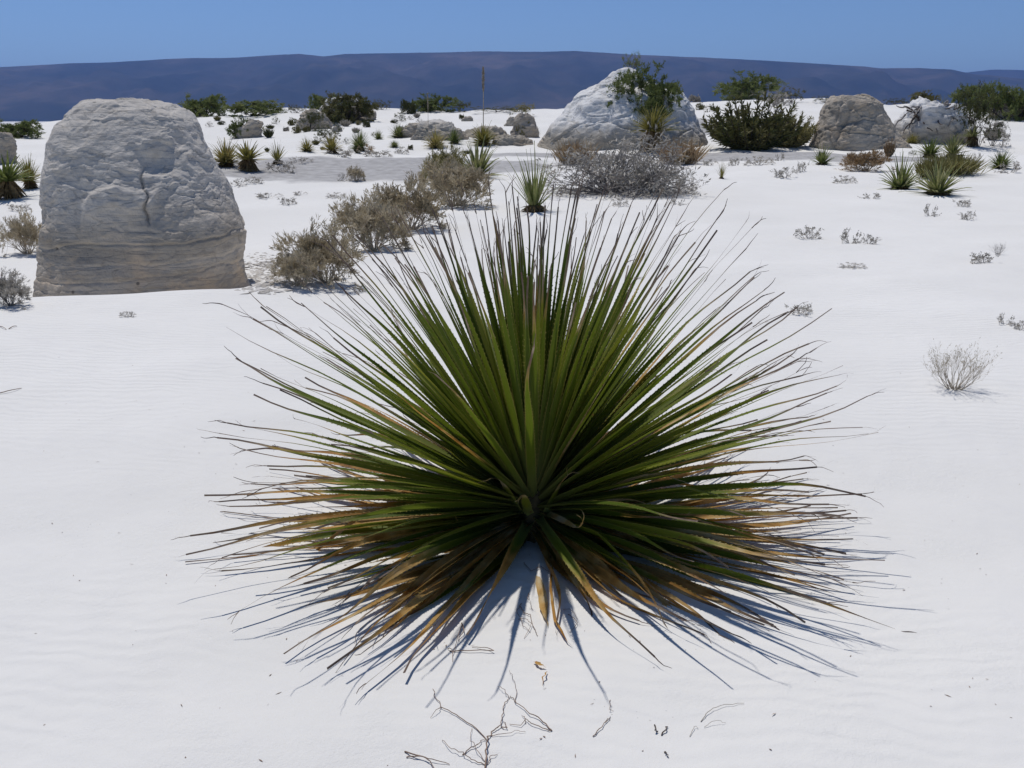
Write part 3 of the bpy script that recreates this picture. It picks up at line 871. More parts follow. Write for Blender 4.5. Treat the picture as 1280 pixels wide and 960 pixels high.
def hero_plant():
    rng = np.random.default_rng(2024)
    root = thing('spiky_rosette_plant', 'big spiky green rosette plant with brown drying leaf tips on open white sand', 'plant', HERO)
    # stem: rough fibrous heart from which the leaves spring
    th = np.linspace(0, 2 * math.pi, 28, endpoint=False)
    zz = np.array([-0.06, 0.0, 0.06, 0.12, 0.17, 0.21, 0.23])
    rr = np.array([0.060, 0.06, 0.062, 0.058, 0.05, 0.03, 0.008])
    R = rr[:, None] * (1 + 0.22 * noise(np.cos(th)[None] * 4, np.sin(th)[None] * 4, zz[:, None] * 30, 4))
    V = np.stack([R * np.cos(th), R * np.sin(th), np.repeat(zz[:, None], 28, 1)], -1).reshape(-1, 3)
    i = np.arange(7 * 28).reshape(7, 28)
    F = np.stack([i[:-1], np.roll(i, -1, 1)[:-1], np.roll(i, -1, 1)[1:], i[1:]], -1).reshape(-1, 4)
    obj('stem', mesh('stem', V, [F, i[-1][None]]), M['core'], root)
    leaves = []
    N = 680
    cam_az = -math.pi / 2
    for k in range(N):
        s = (k + 0.5) / N
        az = k * 2.399963 + rng.normal(0, 0.14)
        el_d = 96 * (1 - s) ** 1.48 - 11 + rng.normal(0, 4.5)
        el_d = min(el_d, 89 - abs(rng.normal(0, 4)))
        fr = abs((az - cam_az + math.pi) % (2 * math.pi) - math.pi)     # angle from the camera's side
        fr_d = math.degrees(fr)
        if el_d < 20 and fr_d < 9 and rng.uniform() < 0.9: continue
        if el_d < 20 and fr_d < 24 and rng.uniform() < 0.62: continue
        if 6 <= el_d < 70 and fr_d < 32 and rng.uniform() < 0.88: continue
        if 20 <= el_d < 62 and fr_d < 52 and rng.uniform() < 0.35: continue
        length = rng.normal(1.01 - 0.09 * float(sstep(48, 84, el_d)), 0.07)
        if el_d < 18: length = rng.normal(0.96, 0.09)
        if el_d >= 18 and fr_d < 80: length *= 0.86 + 0.14 * fr_d / 80
        if el_d < 18 and fr_d < 70: length *= (0.62 + 0.38 * fr_d / 70) * rng.uniform(0.85, 1.1)
        leaves.append((az, el_d, length, s))
    made = []
    for az, el_d, length, s in leaves:
        low = float(sstep(30, -4, el_d))
        el = RAD(max(el_d, -16))
        droop = RAD(rng.uniform(2, 13))
        if el_d < 30: droop = RAD(rng.uniform(4, 14) + low * rng.uniform(0, 16))
        dry = rng.normal(0.90, 0.06) * (1 - low) + low * rng.normal(0.54, 0.17)
        if rng.uniform() < 0.025 + 0.28 * low: dry = rng.uniform(-0.1, 0.4)
        if el_d < 2 and rng.uniform() < 0.45: dry = rng.uniform(-0.3, 0.1)
        tint = float(np.clip(rng.normal(0.46, 0.23), 0, 1))
        width = rng.uniform(0.023, 0.034) * (1.0 if el_d > 14 else 1.15)
        V, Q, UV = sword_leaf(rng, az, el, length, width, droop, dry, tint,
                              twist=rng.normal(0, 0.6 + 0.8 * low), z0=0.045 + 0.15 * (1 - s) ** 0.8, r0=0.055 * (0.35 + 0.65 * s),
                              side=rng.normal(0, 0.10 + 0.12 * low), frayed=rng.uniform() < 0.75, clear=rng.uniform(0.012, 0.07),
                              kink=(rng.uniform(0.4, 0.75), RAD(rng.uniform(10, 35))) if rng.uniform() < 0.09 * low else None)
        made.append((V, Q, UV, dry, tint, length, el_d))
    # the outer, larger showing leaves are parts of their own; the surplus close to the heart is one mass
    order = np.argsort([-(m_[5] + 0.0 * m_[6]) for m_ in made])
    own = set(order[:292].tolist())
    rest = []
    for j, (V, Q, UV, dry, tint, L, e) in enumerate(made):
        at = {'dry': np.full(len(V), dry), 'tint': np.full(len(V), tint)}
        if j in own:
            obj('leaf', mesh('leaf', V, Q, UV, at), M['leaf'], root)
        else:
            rest.append((V, Q, UV, at))
    if rest:
        off = 0; VV, UU, QQ, D, T = [], [], [], [], []
        for V, Q, UV, at in rest:
            VV.append(V); UU.append(UV); QQ += [q + off for q in Q]; off += len(V); D.append(at['dry']); T.append(at['tint'])
        q4 = np.concatenate([q for q in QQ if q.shape[1] == 4]); q3 = np.concatenate([q for q in QQ if q.shape[1] == 3])
        o = obj('inner_leaves', mesh('inner_leaves', np.concatenate(VV), [q4, q3], np.concatenate(UU), {'dry': np.concatenate(D), 'tint': np.concatenate(T)}), M['leaf'], root)
        o['kind'] = 'stuff'
    # broken stub leaves with pale curled ends in the heart, and dead grey curls hanging low
    for az_d, el_d, L, cu, dr in ((232, 58, 0.21, 0.5, 0.70), (205, 22, 0.25, 1.4, 0.72), (305, 62, 0.19, 0.2, 0.68), (258, 52, 0.16, 0.7, 0.72), (330, 20, 0.36, 0.2, 0.62), (348, 26, 0.42, 0.3, 0.6), (296, 10, 0.27, -0.6, 0.1), (172, 42, 0.44, 0.2, 0.7), (20, 48, 0.46, 0.3, 0.7)):
        V, Q, UV = sword_leaf(rng, RAD(az_d), RAD(el_d), L, 0.030, 0.15, dr, 0.75, twist=0.4, z0=0.13, r0=0.08, nseg=12, curl=cu, frayed=True, tip_w=0.25)
        UV = UV * np.array([1, 0.80])
        o = obj('broken_leaf', mesh('broken_leaf', V, Q, UV, {'dry': np.full(len(V), dr * 0.72), 'tint': np.full(len(V), 1.0)}), M['leaf'], root)
        o['label'] = 'short broken leaf with pale curled end'
hero_plant()

# ------------------------------------------------------------------ smaller rosettes
def rosette_mesh(seed, n, el_lo, el_hi, width, droop, nseg=6):
    rng = np.random.default_rng(seed)
    Vs, Fs, off = [], [], 0
    for k in range(n):
        s = (k + 0.5) / n
        az = k * 2.399963 + rng.normal(0, 0.15)
        el = RAD(el_hi + (el_lo - el_hi) * s ** 0.8 + rng.normal(0, 5))
        V, Q, UV = sword_leaf(rng, az, el, rng.normal(1.0, 0.12), width * rng.uniform(0.7, 1.2), RAD(droop) * rng.uniform(0.2, 1.2), 0.8, rng.uniform(), nseg=nseg, frayed=False, teeth=False, z0=0.06, clear=0.01, twist=rng.normal(0, 0.4), side=rng.normal(0, 0.08))
        Vs.append(V); Fs.append(Q[0] + off); off += len(V)
    return np.concatenate(Vs), np.concatenate(Fs)

def skirt_mesh(seed):
    """dead leaves hanging round the stem, one high and one wide"""
    rng = np.random.default_rng(seed)
    n = 170
    az = rng.uniform(0, 6.283, n); top = rng.uniform(0.45, 1.05, n)
    C = np.stack([0.10 * np.cos(az), 0.10 * np.sin(az), top], 1)
    ro = rng.uniform(0.22, 0.5, n)
    E = np.stack([ro * np.cos(az), ro * np.sin(az), np.maximum(0, top - rng.uniform(0.3, 1.0, n))], 1)
    L = np.linalg.norm(E - C, axis=1)
    return blades(C, unit(E - C), L, 0.09, rng)

_ros = {}
def rosette(px, py, w, h, label, style='fan', variant=0, mat='sword', trunk=0.0, base=None, group=None):
    """trunk: share of the height taken by a skirt of dead leaves"""
    p = on_ground(px, py) if base is None else np.array(base)
    s = metres_per_px(p)
    key = (style, variant, mat)
    if key not in _ros:
        arg = {'fan': (64, 4, 86, 0.115, 16), 'thin': (40, 30, 88, 0.065, 12), 'dense': (150, 0, 88, 0.085, 24)}[style]
        V, F = rosette_mesh(500 + variant * 7 + len(style) * 31, *arg)
        Va, = (fit([(V, F)])[0][0],)
        sk = skirt_mesh(900 + variant * 5)
        kv = sk[0]
        _ros[key] = (mesh('sword_leaves', Va, F), mesh('dead_skirt', kv, sk[1], smooth=False))
        _ros[key][0].materials.append(M[mat]); _ros[key][1].materials.append(M['skirt'])
    lv, sk = _ros[key]
    t = thing('spiky_rosette_plant', label, 'plant', (p[0], p[1], p[2] - 0.01), group, _rot.uniform(0, 6.28))
    o = obj('sword_leaves', lv, None, t)
    o.scale = (w * s, w * s, h * s * (1 - trunk)); o.location = (0, 0, h * s * trunk)
    o['kind'] = 'stuff'
    o = obj('dead_skirt', sk, None, t)
    o.scale = (w * s * 0.62, w * s * 0.62, h * s * max(trunk + 0.12, 0.14)); o.location = (0, 0, -0.02 * h * s)
    # short stem
    r = w * s * 0.06
    V, F = segs_mesh([(0, 0, -0.05)], [(0, 0, h * s * (trunk + 0.12))], [r * 1.2], [r], 8)
    obj('stem', mesh('stem', V, F), M['core'], t)
    return t

ROS = [
    (597, 222, 62, 52, 'stiff green spiky rosette plant beyond the olive bush at the crest', 'fan', 0, 'sword', 0.0),
    (668, 264, 66, 78, 'thin leaved spiky plant standing right behind the big rosette', 'thin', 1, 'sword', 0.0),
    (311, 214, 50, 38, 'spiky plant on a dark leaning skirted stem right of the boulder', 'fan', 2, 'sword_yellow', 0.35),
    (347, 205, 26, 30, 'narrow straw coloured upright spiky plant right of the skirted one', 'thin', 3, 'sword_yellow', 0.1),
    (283, 208, 44, 32, 'brownish green spiky plant half hidden by the boulder edge', 'dense', 4, 'sword_yellow', 0.1),
    (12, 248, 74, 56, 'spiky green plant with a dark dead skirt at the left of the boulder', 'fan', 5, 'sword', 0.35),
    (38, 236, 36, 40, 'olive spiky plant tucked between the boulder and the skirted plant', 'dense', 6, 'sword_yellow', 0.2),
    (1125, 237, 54, 46, 'green spiky rosette with one upright central leaf, left of a close pair', 'fan', 7, 'sword', 0.0),
    (1172, 243, 68, 42, 'green spiky rosette leaning right, right of a close pair', 'fan', 8, 'sword', 0.0),
    (1027, 206, 30, 27, 'small spiky rosette in front of the brown wedge rock', 'fan', 9, 'sword', 0.0),
    (1162, 197, 44, 25, 'low dark green spiky plant behind the close pair of rosettes', 'fan', 10, 'sword', 0.1),
    (1190, 197, 38, 29, 'taller dark green spiky plant behind the olive grass clump', 'fan', 11, 'sword', 0.1),
    (1250, 211, 36, 24, 'dense grey green spiky tuft standing apart beside a grey mat', 'dense', 12, 'sword', 0.0),
    (1214, 183, 30, 28, 'green spiky plant with brown skirt at the foot of the dark tree', 'fan', 13, 'sword', 0.4),
    (902, 223, 14, 22, 'tiny straw coloured spiky tuft on the sand before the dark green shrub', 'thin', 14, 'sword_yellow', 0.0),
    (384, 189, 24, 17, 'small yellow green spiky tuft, leftmost of the far row', 'dense', 15, 'sword_yellow', 0.0),
    (415, 192, 32, 24, 'yellow green spiky plant beside a grey leaning shrub in the far row', 'dense', 16, 'sword_yellow', 0.15),
    (450, 189, 30, 27, 'round green spiky plant, tallest of the far row', 'dense', 17, 'sword', 0.1),
    (498, 172, 24, 18, 'round green tuft perched beside the low flat rock', 'dense', 18, 'sword', 0.0),
    (473, 174, 14, 12, 'tiny green tuft before the low flat rock', 'dense', 19, 'sword', 0.0),
    (545, 185, 34, 22, 'yellow green spiky plant in front of the tilted rock slab', 'dense', 20, 'sword_yellow', 0.0),
    (568, 179, 24, 19, 'green spiky plant right beside the tilted rock slab', 'dense', 21, 'sword', 0.0),
    (604, 182, 42, 26, 'bushy olive spiky plant below the tall dry flower stalk', 'dense', 22, 'sword_yellow', 0.1),
    (665, 168, 20, 12, 'small olive spiky tuft on the scrubby rounded rock', 'dense', 23, 'sword_yellow', 0.0),
    (1140, 180, 20, 13, 'small yellow green tuft between the brown rock and root draped rock', 'dense', 24, 'sword_yellow', 0.0),
    (493, 184, 16, 9, 'small grey green tuft on white sand below the low flat rock', 'dense', 25, 'sword', 0.0),
    (1178, 150, 22, 30, 'reddish brown spiky plant on top behind the root draped rock', 'thin', 26, 'sword_yellow', 0.2),
]
for px, py, w, h, lab, st, va, mt, tr in ROS:
    rosette(px, py, w, h, lab, st, va % 5 if st == 'dense' else va, mt, tr)
# yellow green plant with a shaggy stem before the mound
rosette(815, 190, 62, 56, 'yellow green spiky plant with shaggy brown stem before the white mound', 'dense', 31, 'sword_yellow', 0.42)

# ------------------------------------------------------------------ shrubs
B = put_bush
# tan bushes strung along the crest
B(408, 354, 98, 70, 'tan', 'tan_twig', 'tan_leaf', 'tall tan twiggy bush at the crest nearest the gravel patch', variant=0)
B(377, 358, 70, 44, 'tan', 'tan_twig', 'tan_leaf', 'low rusty tan bush touching the gravel patch', variant=1)
B(468, 312, 92, 62, 'tan', 'tan_twig', 'tan_leaf', 'greyish tan bush second along the crest from the gravel patch', variant=2)
B(512, 288, 96, 62, 'tan', 'tan_twig', 'tan_leaf', 'widest tan bush in the middle of the crest row', variant=3)
B(566, 258, 92, 54, 'tan', 'tan_twig', 'tan_leaf', 'broad tan bush near the stiff green rosette', variant=1)
B(553, 232, 52, 46, 'tan', 'grey_twig', 'olive_leaf', 'upright olive bush left of the stiff green rosette', variant=2)
B(35, 318, 52, 50, 'tan', 'tan_twig', 'tan_leaf', 'reddish tan twiggy bush against the left side of the boulder', variant=3)
B(14, 382, 60, 40, 'tan', 'grey_twig', 'grey_leaf', 'grey leafed bush peeping over the crest left of the boulder', variant=0)
B(446, 226, 22, 17, 'tan', 'tan_twig', 'tan_leaf', 'small lone tan bush on the sand before the grey mud flat', variant=2)
B(428, 226, 12, 10, 'tuft', 'grey_twig', 'grey_leaf', 'tiny grey tuft beside the small lone tan bush', variant=1)
# thorny grey shrub and grasses before the mound
B(775, 241, 190, 72, 'grey', 'grey_twig', 'grey_leaf', 'wide thorny bare grey shrub in front of the white mound', variant=0, depth=0.7)
B(812, 240, 112, 42, 'grey', 'grey_twig', 'grey_leaf', 'lower bare grey shrub at the right side of the wide thorny one', variant=1, depth=0.7)
B(718, 205, 50, 32, 'grass', 'tan_twig', 'straw', 'brown dry grass clump behind the left end of the grey shrub', 'grass clump', None, 'grass_clump', 0)
B(850, 205, 58, 34, 'grass', 'tan_twig', 'straw', 'pale straw grass clump behind the right end of the grey shrub', 'grass clump', None, 'grass_clump', 1)
# dark green shrubs between mound and rock
B(938, 188, 104, 58, 'plume', 'dark_wood', 'dark_green', 'dark green upright shrub between the white mound and brown rock', variant=0)
B(985, 184, 58, 34, 'plume', 'dark_wood', 'olive_leaf', 'olive green low shrub beside the left of the brown rock', variant=1)
# right side
B(1083, 214, 58, 24, 'tan', 'tan_twig', 'straw', 'pinkish straw low bush before the brown rock', variant=1)
B(1111, 196, 13, 20, 'plume', 'tan_twig', 'straw', 'small rusty upright tuft against the right foot of the brown rock', variant=0)
B(1192, 218, 70, 28, 'grass', 'tan_twig', 'olive_leaf', 'olive tan grass clump behind the close pair of rosettes', 'grass clump', None, 'grass_clump', 2)
B(1163, 222, 40, 30, 'grass', 'tan_twig', 'olive_leaf', 'taller olive grass tuft between the close pair of rosettes', 'grass clump', None, 'grass_clump', 0)
B(1195, 168, 30, 20, 'green', 'grey_twig', 'olive_leaf', 'olive round shrub against the root draped rock', variant=0)
B(1223, 183, 52, 72, 'sparse', 'dark_wood', 'dark_green', 'dark sparse small tree with upright stem near the root draped rock', 'tree', None, 'small_tree', 0)
B(1240, 183, 34, 30, 'sparse', 'grey_twig', 'grey_leaf', 'grey leafless shrub at the right foot of the dark tree', variant=1)
B(1258, 150, 72, 42, 'green', 'dark_wood', 'green_leaf', 'broad green scrub covering the grey dome rock', variant=1)
B(1212, 134, 44, 26, 'green', 'dark_wood', 'green_leaf', 'bright green scrub left of the grey dome rock', variant=2)
B(1157, 128, 32, 14, 'green', 'dark_wood', 'olive_leaf', 'olive scrub topping the root draped rock', variant=0)
# far dune shrubs
B(930, 124, 76, 30, 'green', 'grey_twig', 'green_leaf', 'flat topped bright green bush on the dune above the dark green shrub', variant=0)
B(976, 142, 42, 26, 'sparse', 'grey_twig', 'grey_leaf', 'dead silvery branching shrub below the flat topped green bush', variant=0)
B(990, 128, 34, 18, 'sparse', 'dark_wood', 'dark_green', 'dark scraggly shrub right of the flat topped green bush', variant=1)
B(438, 152, 66, 32, 'green', 'dark_wood', 'dark_green', 'dark green shrub hanging over the grey domed rock', variant=2)
B(405, 140, 40, 20, 'green', 'dark_wood', 'green_leaf', 'green shrub left of the grey domed rock', variant=1)
B(386, 163, 34, 24, 'sparse', 'dark_wood', 'dark_green', 'dark scrub over the small rock below the domed rock', variant=0)
B(300, 172, 34, 24, 'green', 'dark_wood', 'green_leaf', 'green shrub leaning on the rounded rock near the boulder', variant=0)
B(258, 145, 58, 24, 'green', 'dark_wood', 'green_leaf', 'rounded green bush on the far dune just right of the boulder top', variant=1)
B(318, 145, 70, 18, 'green', 'dark_wood', 'green_leaf', 'long low green bush on the far dune next to the rounded one', variant=2)
B(538, 139, 60, 19, 'green', 'dark_wood', 'green_leaf', 'round topped green bush on the far dune behind the short stalk', variant=0)
B(26, 172, 62, 20, 'green', 'dark_wood', 'green_leaf', 'low green bush on the dune at the left of the boulder', variant=1)
B(192, 136, 34, 16, 'green', 'dark_wood', 'dark_green', 'dark bush top showing behind the boulder', variant=2)
B(478, 137, 24, 12, 'sparse', 'dark_wood', 'dark_green', 'dark scraggly shrub right of the shrub hung dome rock', variant=1)
B(573, 139, 26, 12, 'sparse', 'dark_wood', 'dark_green', 'dark scraggly shrub at the right foot of the round topped bush', variant=0)
B(656, 171, 24, 18, 'green', 'dark_wood', 'olive_leaf', 'olive scrub on the rounded rock left of the mound', variant=2)
B(650, 146, 30, 16, 'sparse', 'grey_twig', 'olive_leaf', 'thin grey shrub on the dune above the scrubby rounded rock', variant=0)
B(412, 178, 34, 22, 'sparse', 'dark_wood', 'dark_green', 'dark leaning shrub behind the far row of yellow green tufts', variant=1)
B(458, 192, 22, 12, 'tuft', 'grey_twig', 'straw', 'pinkish dry tuft right of the tallest far row plant', variant=2)
B(352, 215, 34, 14, 'tuft', 'grey_twig', 'grey_leaf', 'grey dead mat under the narrow straw coloured plant', variant=0)
for px_, py_, w_, h_, lab_ in ((620, 140, 70, 7, 'thin line of dark scrub on the dune skyline left of the mound'), (1030, 128, 34, 8, 'thin low scrub on the skyline left of the brown rock top'), (1118, 130, 30, 8, 'thin low scrub on the skyline right of the brown rock top'), (372, 141, 26, 10, 'thin scrub on the skyline left of the shrub hung dome')):
    B(px_, py_, w_, h_, 'sparse', 'dark_wood', 'dark_green', lab_, variant=1)
# shrubs on the white mound
ym = P_MOUND[1] + 2.6
def on_mound(px, py, front):
    q = at_depth(px, py, ym - front); return q
B(812, 142, 78, 54, 'green', 'dark_wood', 'green_leaf', 'feathery green shrub growing on the face of the white mound', variant=0, base=on_mound(812, 142, 1.35), sink=0.05)
B(838, 118, 28, 15, 'green', 'dark_wood', 'green_leaf', 'small green shrub on the right shoulder of the white mound', variant=2, base=on_mound(838, 119, 0.5), sink=0.05)
B(790, 88, 26, 23, 'sparse', 'dark_wood', 'green_leaf', 'small windswept tree on the tip of the white mound', 'tree', None, 'small_tree', 1, base=on_mound(789, 90, 0.1), sink=0.1)

# low grey tufts and mats lying on the sand
LOW = [
    (1010, 298, 32, 15, 'tuft', 'grey_leaf', 'small grey sprig on the open sand left of its twin sprigs'),
    (1062, 304, 30, 17, 'tuft', 'grey_leaf', 'larger of twin grey sprigs on the open sand'),
    (1085, 305, 22, 12, 'tuft', 'grey_leaf', 'smaller of twin grey sprigs on the open sand'),
    (1228, 329, 38, 12, 'tuft', 'grey_leaf', 'low grey sprig beneath a thin wispy sprig on open sand'),
    (1247, 318, 18, 15, 'wisp', 'grey_leaf', 'thin wispy sprig just above the low grey one'),
    (1256, 405, 24, 12, 'tuft', 'grey_leaf', 'larger dark leafy sprig half buried in bare sand'),
    (1276, 412, 18, 12, 'tuft', 'grey_leaf', 'smaller dark sprig half buried next to the larger one'),
    (1000, 392, 36, 12, 'tuft', 'grey_leaf', 'flat grey sprig by the tips of the big rosette'),
    (1065, 335, 32, 6, 'tuft', 'grey_leaf', 'flat little sprig on sand below the twin sprigs'),
    (1162, 270, 20, 14, 'tuft', 'grey_leaf', 'curved grey mat in front of the right hand rosette of the pair'),
    (1211, 275, 20, 11, 'tuft', 'grey_leaf', 'grey mat in front and right of the leaning rosette'),
    (1203, 258, 24, 8, 'tuft', 'grey_leaf', 'thin grey mat touching the leaning rosette'),
    (1055, 229, 28, 9, 'tuft', 'grey_leaf', 'dark grey flat mat before the pinkish straw bush'),
    (1090, 248, 26, 7, 'tuft', 'grey_leaf', 'pale sprig mat before the left rosette of the pair'),
    (888, 207, 20, 8, 'tuft', 'grey_leaf', 'grey mat on the mud flat right of the grey shrub'),
    (918, 207, 18, 9, 'tuft', 'grey_leaf', 'grey mat before the dark green shrub'),
    (948, 206, 36, 10, 'tuft', 'grey_leaf', 'longest grey mat before the dark green shrub'),
    (975, 201, 14, 10, 'tuft', 'grey_leaf', 'small round grey tuft on the mud flat edge'),
    (982, 222, 30, 13, 'tuft', 'grey_leaf', 'pale grey tuft cluster left of the small rosette'),
    (1002, 215, 16, 12, 'tuft', 'grey_leaf', 'grey tuft just below left of the small rosette'),
    (775, 258, 20, 9, 'tuft', 'grey_leaf', 'small grey mat below the wide thorny shrub'),
    (846, 256, 22, 8, 'tuft', 'grey_leaf', 'small grey mat below the right end of the thorny shrub'),
    (335, 247, 34, 6, 'tuft', 'grey_leaf', 'thin dark mat on the sand right of the boulder'),
    (360, 256, 22, 9, 'tuft', 'grey_leaf', 'curved dark mat on the sand further right of the boulder'),
    (318, 229, 22, 8, 'tuft', 'grey_leaf', 'grey sprig close beside the boulder shoulder'),
    (298, 232, 20, 8, 'tuft', 'grey_leaf', 'dark sprig touching the boulder edge'),
    (375, 244, 18, 5, 'tuft', 'grey_leaf', 'short thin mat beyond the curved dark one'),
    (425, 276, 22, 12, 'wisp', 'grey_leaf', 'faint wispy sprig between the boulder and the crest bushes'),
    (420, 247, 24, 6, 'tuft', 'grey_leaf', 'thin mat below the small lone tan bush'),
    (376, 203, 34, 7, 'tuft', 'grey_leaf', 'grey mat along the near edge of the mud flat'),
    (425, 196, 34, 10, 'tuft', 'grey_leaf', 'grey mat at the foot of the far row'),
    (470, 196, 40, 8, 'tuft', 'grey_leaf', 'dark broken mat line below the far row'),
    (502, 193, 18, 9, 'tuft', 'grey_leaf', 'dark tuft ending the mat line below the far row'),
    (1262, 216, 30, 14, 'tuft', 'grey_leaf', 'grey bushy mat beside the dense grey green tuft'),
    (1214, 210, 20, 12, 'tuft', 'grey_leaf', 'grey mat right of the olive grass clump'),
    (24, 263, 26, 8, 'tuft', 'grey_leaf', 'dark flat sprig below the left skirted plant'),
    (160, 396, 18, 7, 'tuft', 'grey_leaf', 'tiny grey sprig on the sand just before the boulder'),
]
for n_, (px, py, w, h, st, mf, lab) in enumerate(LOW):
    B(px, py, w, h, st, 'grey_twig', mf, lab, 'sprig', 'low grey sprigs and mats on the sand', 'grey_sprig', n_ % 4)
B(1193, 487, 72, 56, 'wisp', 'tan_twig', 'tan_leaf', 'pale dry twiggy little bush alone on the open sand', 'sprig', None, 'dry_twig_bush', 2)

# dark dots of scrub on the far dunes
rngd = np.random.default_rng(5)
DOTS = [(492, 153, 7), (524, 153, 7), (511, 161, 6), (458, 158, 7), (418, 158, 7), (432, 157, 9), (365, 156, 9), (345, 154, 8), (338, 160, 7), (358, 163, 6), (327, 163, 8), (336, 171, 9),
        (276, 155, 7), (262, 158, 8), (272, 150, 6), (577, 148, 5), (420, 166, 5), (513, 168, 5), (876, 136, 8), (886, 139, 8), (894, 138, 8), (868, 125, 10), (1013, 150, 6), (1240, 174, 14), (1210, 160, 7), (1168, 165, 7), (696, 165, 6), (510, 141, 14), (500, 147, 10), (445, 165, 7), (372, 165, 8)]
DOTS += [(float(rngd.uniform(330, 600)), float(rngd.uniform(146, 192)), float(rngd.uniform(4, 8))) for _ in range(26)]
DOTS += [(float(rngd.uniform(1130, 1275)), float(rngd.uniform(150, 200)), float(rngd.uniform(4, 8))) for _ in range(8)]
for n_, (px, py, w) in enumerate(DOTS):
    where = 'just right of the boulder' if px < 300 else 'between the boulder and the shrub hung dome rock' if px < 400 else 'around the far row of yellow green tufts' if px < 600 else 'right of the white mound' if px < 1100 and px > 700 else 'near the white mound foot' if px < 1100 else 'around the dark sparse tree'
    B(px, py + 1, w * 1.35, w * (0.7 + 0.15 * (n_ % 4)), ('green', 'tuft', 'plume')[n_ % 3], 'dark_wood', ('dark_green', 'grey_leaf', 'olive_leaf', 'dark_green')[n_ % 4], 'small dark scrub dot on white sand ' + where, 'shrub', 'dark scrub dots ' + where, 'small_scrub', n_ % 2)

# ------------------------------------------------------------------ dead roots on the far white rock
def root_tangle():
    rng = np.random.default_rng(12)
    p = on_ground(1165, 180); s = metres_per_px(p)
    Y = p[1] + 0.35 * 97 * s - 0.2
    t = thing('dead_roots', 'tangle of dead grey roots draped over the white rock heap', 'roots', at_depth(1150, 175, Y - 0.4))
    o0 = np.array(t.location)
    for k in range(26):
        px, py = rng.uniform(1128, 1192), rng.uniform(130, 146)
        c = [at_depth(px, py, Y - 0.3) - o0]
        d = unit(np.array([rng.choice([-1, 1]) * rng.uniform(0.3, 1), -0.6, rng.uniform(-0.5, 0.1)]))
        for j in range(7):
            d = unit(d + rng.normal(0, 0.3, 3) + np.array([0, 0, -0.10]))
            c.append(c[-1] + d * 4.5 * s)
        c = np.array(c)
        r = np.linspace(1.3, 0.5, 8) * s
        V, F = segs_mesh(c[:-1], c[1:], r[:-1], r[1:], 5)
        obj('root', mesh('root', V, F), M['grey_twig'] if k % 3 else M['dark_wood'], t)
root_tangle()

# ------------------------------------------------------------------ dry flower stalks
def stalk(px, py, top, thick, label):
    p = on_ground(px, py); s = metres_per_px(p)
    rng = np.random.default_rng(int(px))
    H = (py - top) * s
    t = thing('flower_stalk', label, 'stalk', p)
    z = np.linspace(0, H, 10)
    c = np.stack([0.02 * H * np.sin(z / H * 2) * 0.4, np.zeros(10), z], 1)
    r = np.linspace(thick * 0.5, thick * 0.28, 10) * s
    V, F = segs_mesh(c[:-1], c[1:], r[:-1], r[1:], 6)
    obj('stem', mesh('stem', V, F), M['tan_twig'], t)
    n = 420
    zz = rng.uniform(0.66, 1.0, n) * H
    C = np.stack([np.interp(zz, z, c[:, 0]), np.zeros(n), zz], 1)
    az = rng.uniform(0, 6.28, n)
    D = unit(np.stack([np.cos(az), np.sin(az), rng.uniform(0.5, 1.6, n)], 1))
    L = thick * s * 1.9 * np.sin(np.clip((zz / H - 0.64) / 0.38, 0, 1) * math.pi) ** 0.6
    V, F = blades(C, D, L + 0.01, thick * s * 0.55, rng)
    obj('seed_head', mesh('seed_head', V, F, smooth=False), M['dead'], t)
stalk(604, 176, 89, 1.5, 'tall dry flower stalk with a spindle seed head on the far dune')
stalk(535.5, 178, 119, 0.7, 'shorter thinner dry stalk in front of the tilted rock slab')

# ------------------------------------------------------------------ gravel beside the boulder
def gravel():
    rng = np.random.default_rng(8)
    Vs, Fs, off = [], [], 0
    F0 = np.array([(0, 2, 4), (2, 1, 4), (1, 3, 4), (3, 0, 4), (2, 0, 5), (1, 2, 5), (3, 1, 5), (0, 3, 5)])
    base = np.array([(1, 0, 0), (-1, 0, 0), (0, 1, 0), (0, -1, 0), (0, 0, 0.6), (0, 0, -0.5)], float)
    for k in range(760):
        px, py = rng.normal(330, 20), rng.normal(343, 13)
        if px < 296 or py < 316 or py > 368: continue
        p = on_ground(px, py, 14)
        a = rng.uniform(0, 6.28); r = rng.uniform(0.008, 0.038)
        R = np.array([[math.cos(a), -math.sin(a), 0], [math.sin(a), math.cos(a), 0], [0, 0, 1]])
        v = (base + rng.normal(0, 0.22, (6, 3))) * np.array([1.4, 0.9, 0.55]) * r
        Vs.append(v @ R.T + p); Fs.append(F0 + off); off += 6
    k = flat('gravel_chips', (0.36, 0.33, 0.29), (0.60, 0.57, 0.53), 14)
    o = obj('gravel', mesh('gravel', np.concatenate(Vs), np.concatenate(Fs), smooth=False), k)
    tag(o, 'pale gravel chips scattered beside the boulder foot', 'gravel', None, 'stuff')
gravel()

# ------------------------------------------------------------------ twigs and litter lying on the sand
def twig_path(pix, r_px, lift=0.002, arch=0.010, seed=0):
    rng = np.random.default_rng(abs(seed))
    pts = [on_ground(a, b, 12) for a, b in pix]
    pts = np.array(pts)
    n = (len(pts) - 1) * 4 + 1
    tt = np.linspace(0, len(pts) - 1, n)
    c = np.stack([np.interp(tt, np.arange(len(pts)), pts[:, k]) for k in range(3)], 1)
    c[1:-1, :2] += rng.normal(0, 0.0016, (n - 2, 2))
    c[:, 2] = ground_z(c[:, 0], c[:, 1]) + lift + arch * np.sin(np.linspace(0, math.pi, n)) * rng.uniform(0.3, 1.0)
    s = metres_per_px(pts[0])
    r = np.linspace(r_px * 1.0, r_px * 0.5, n) * s
    return c, r

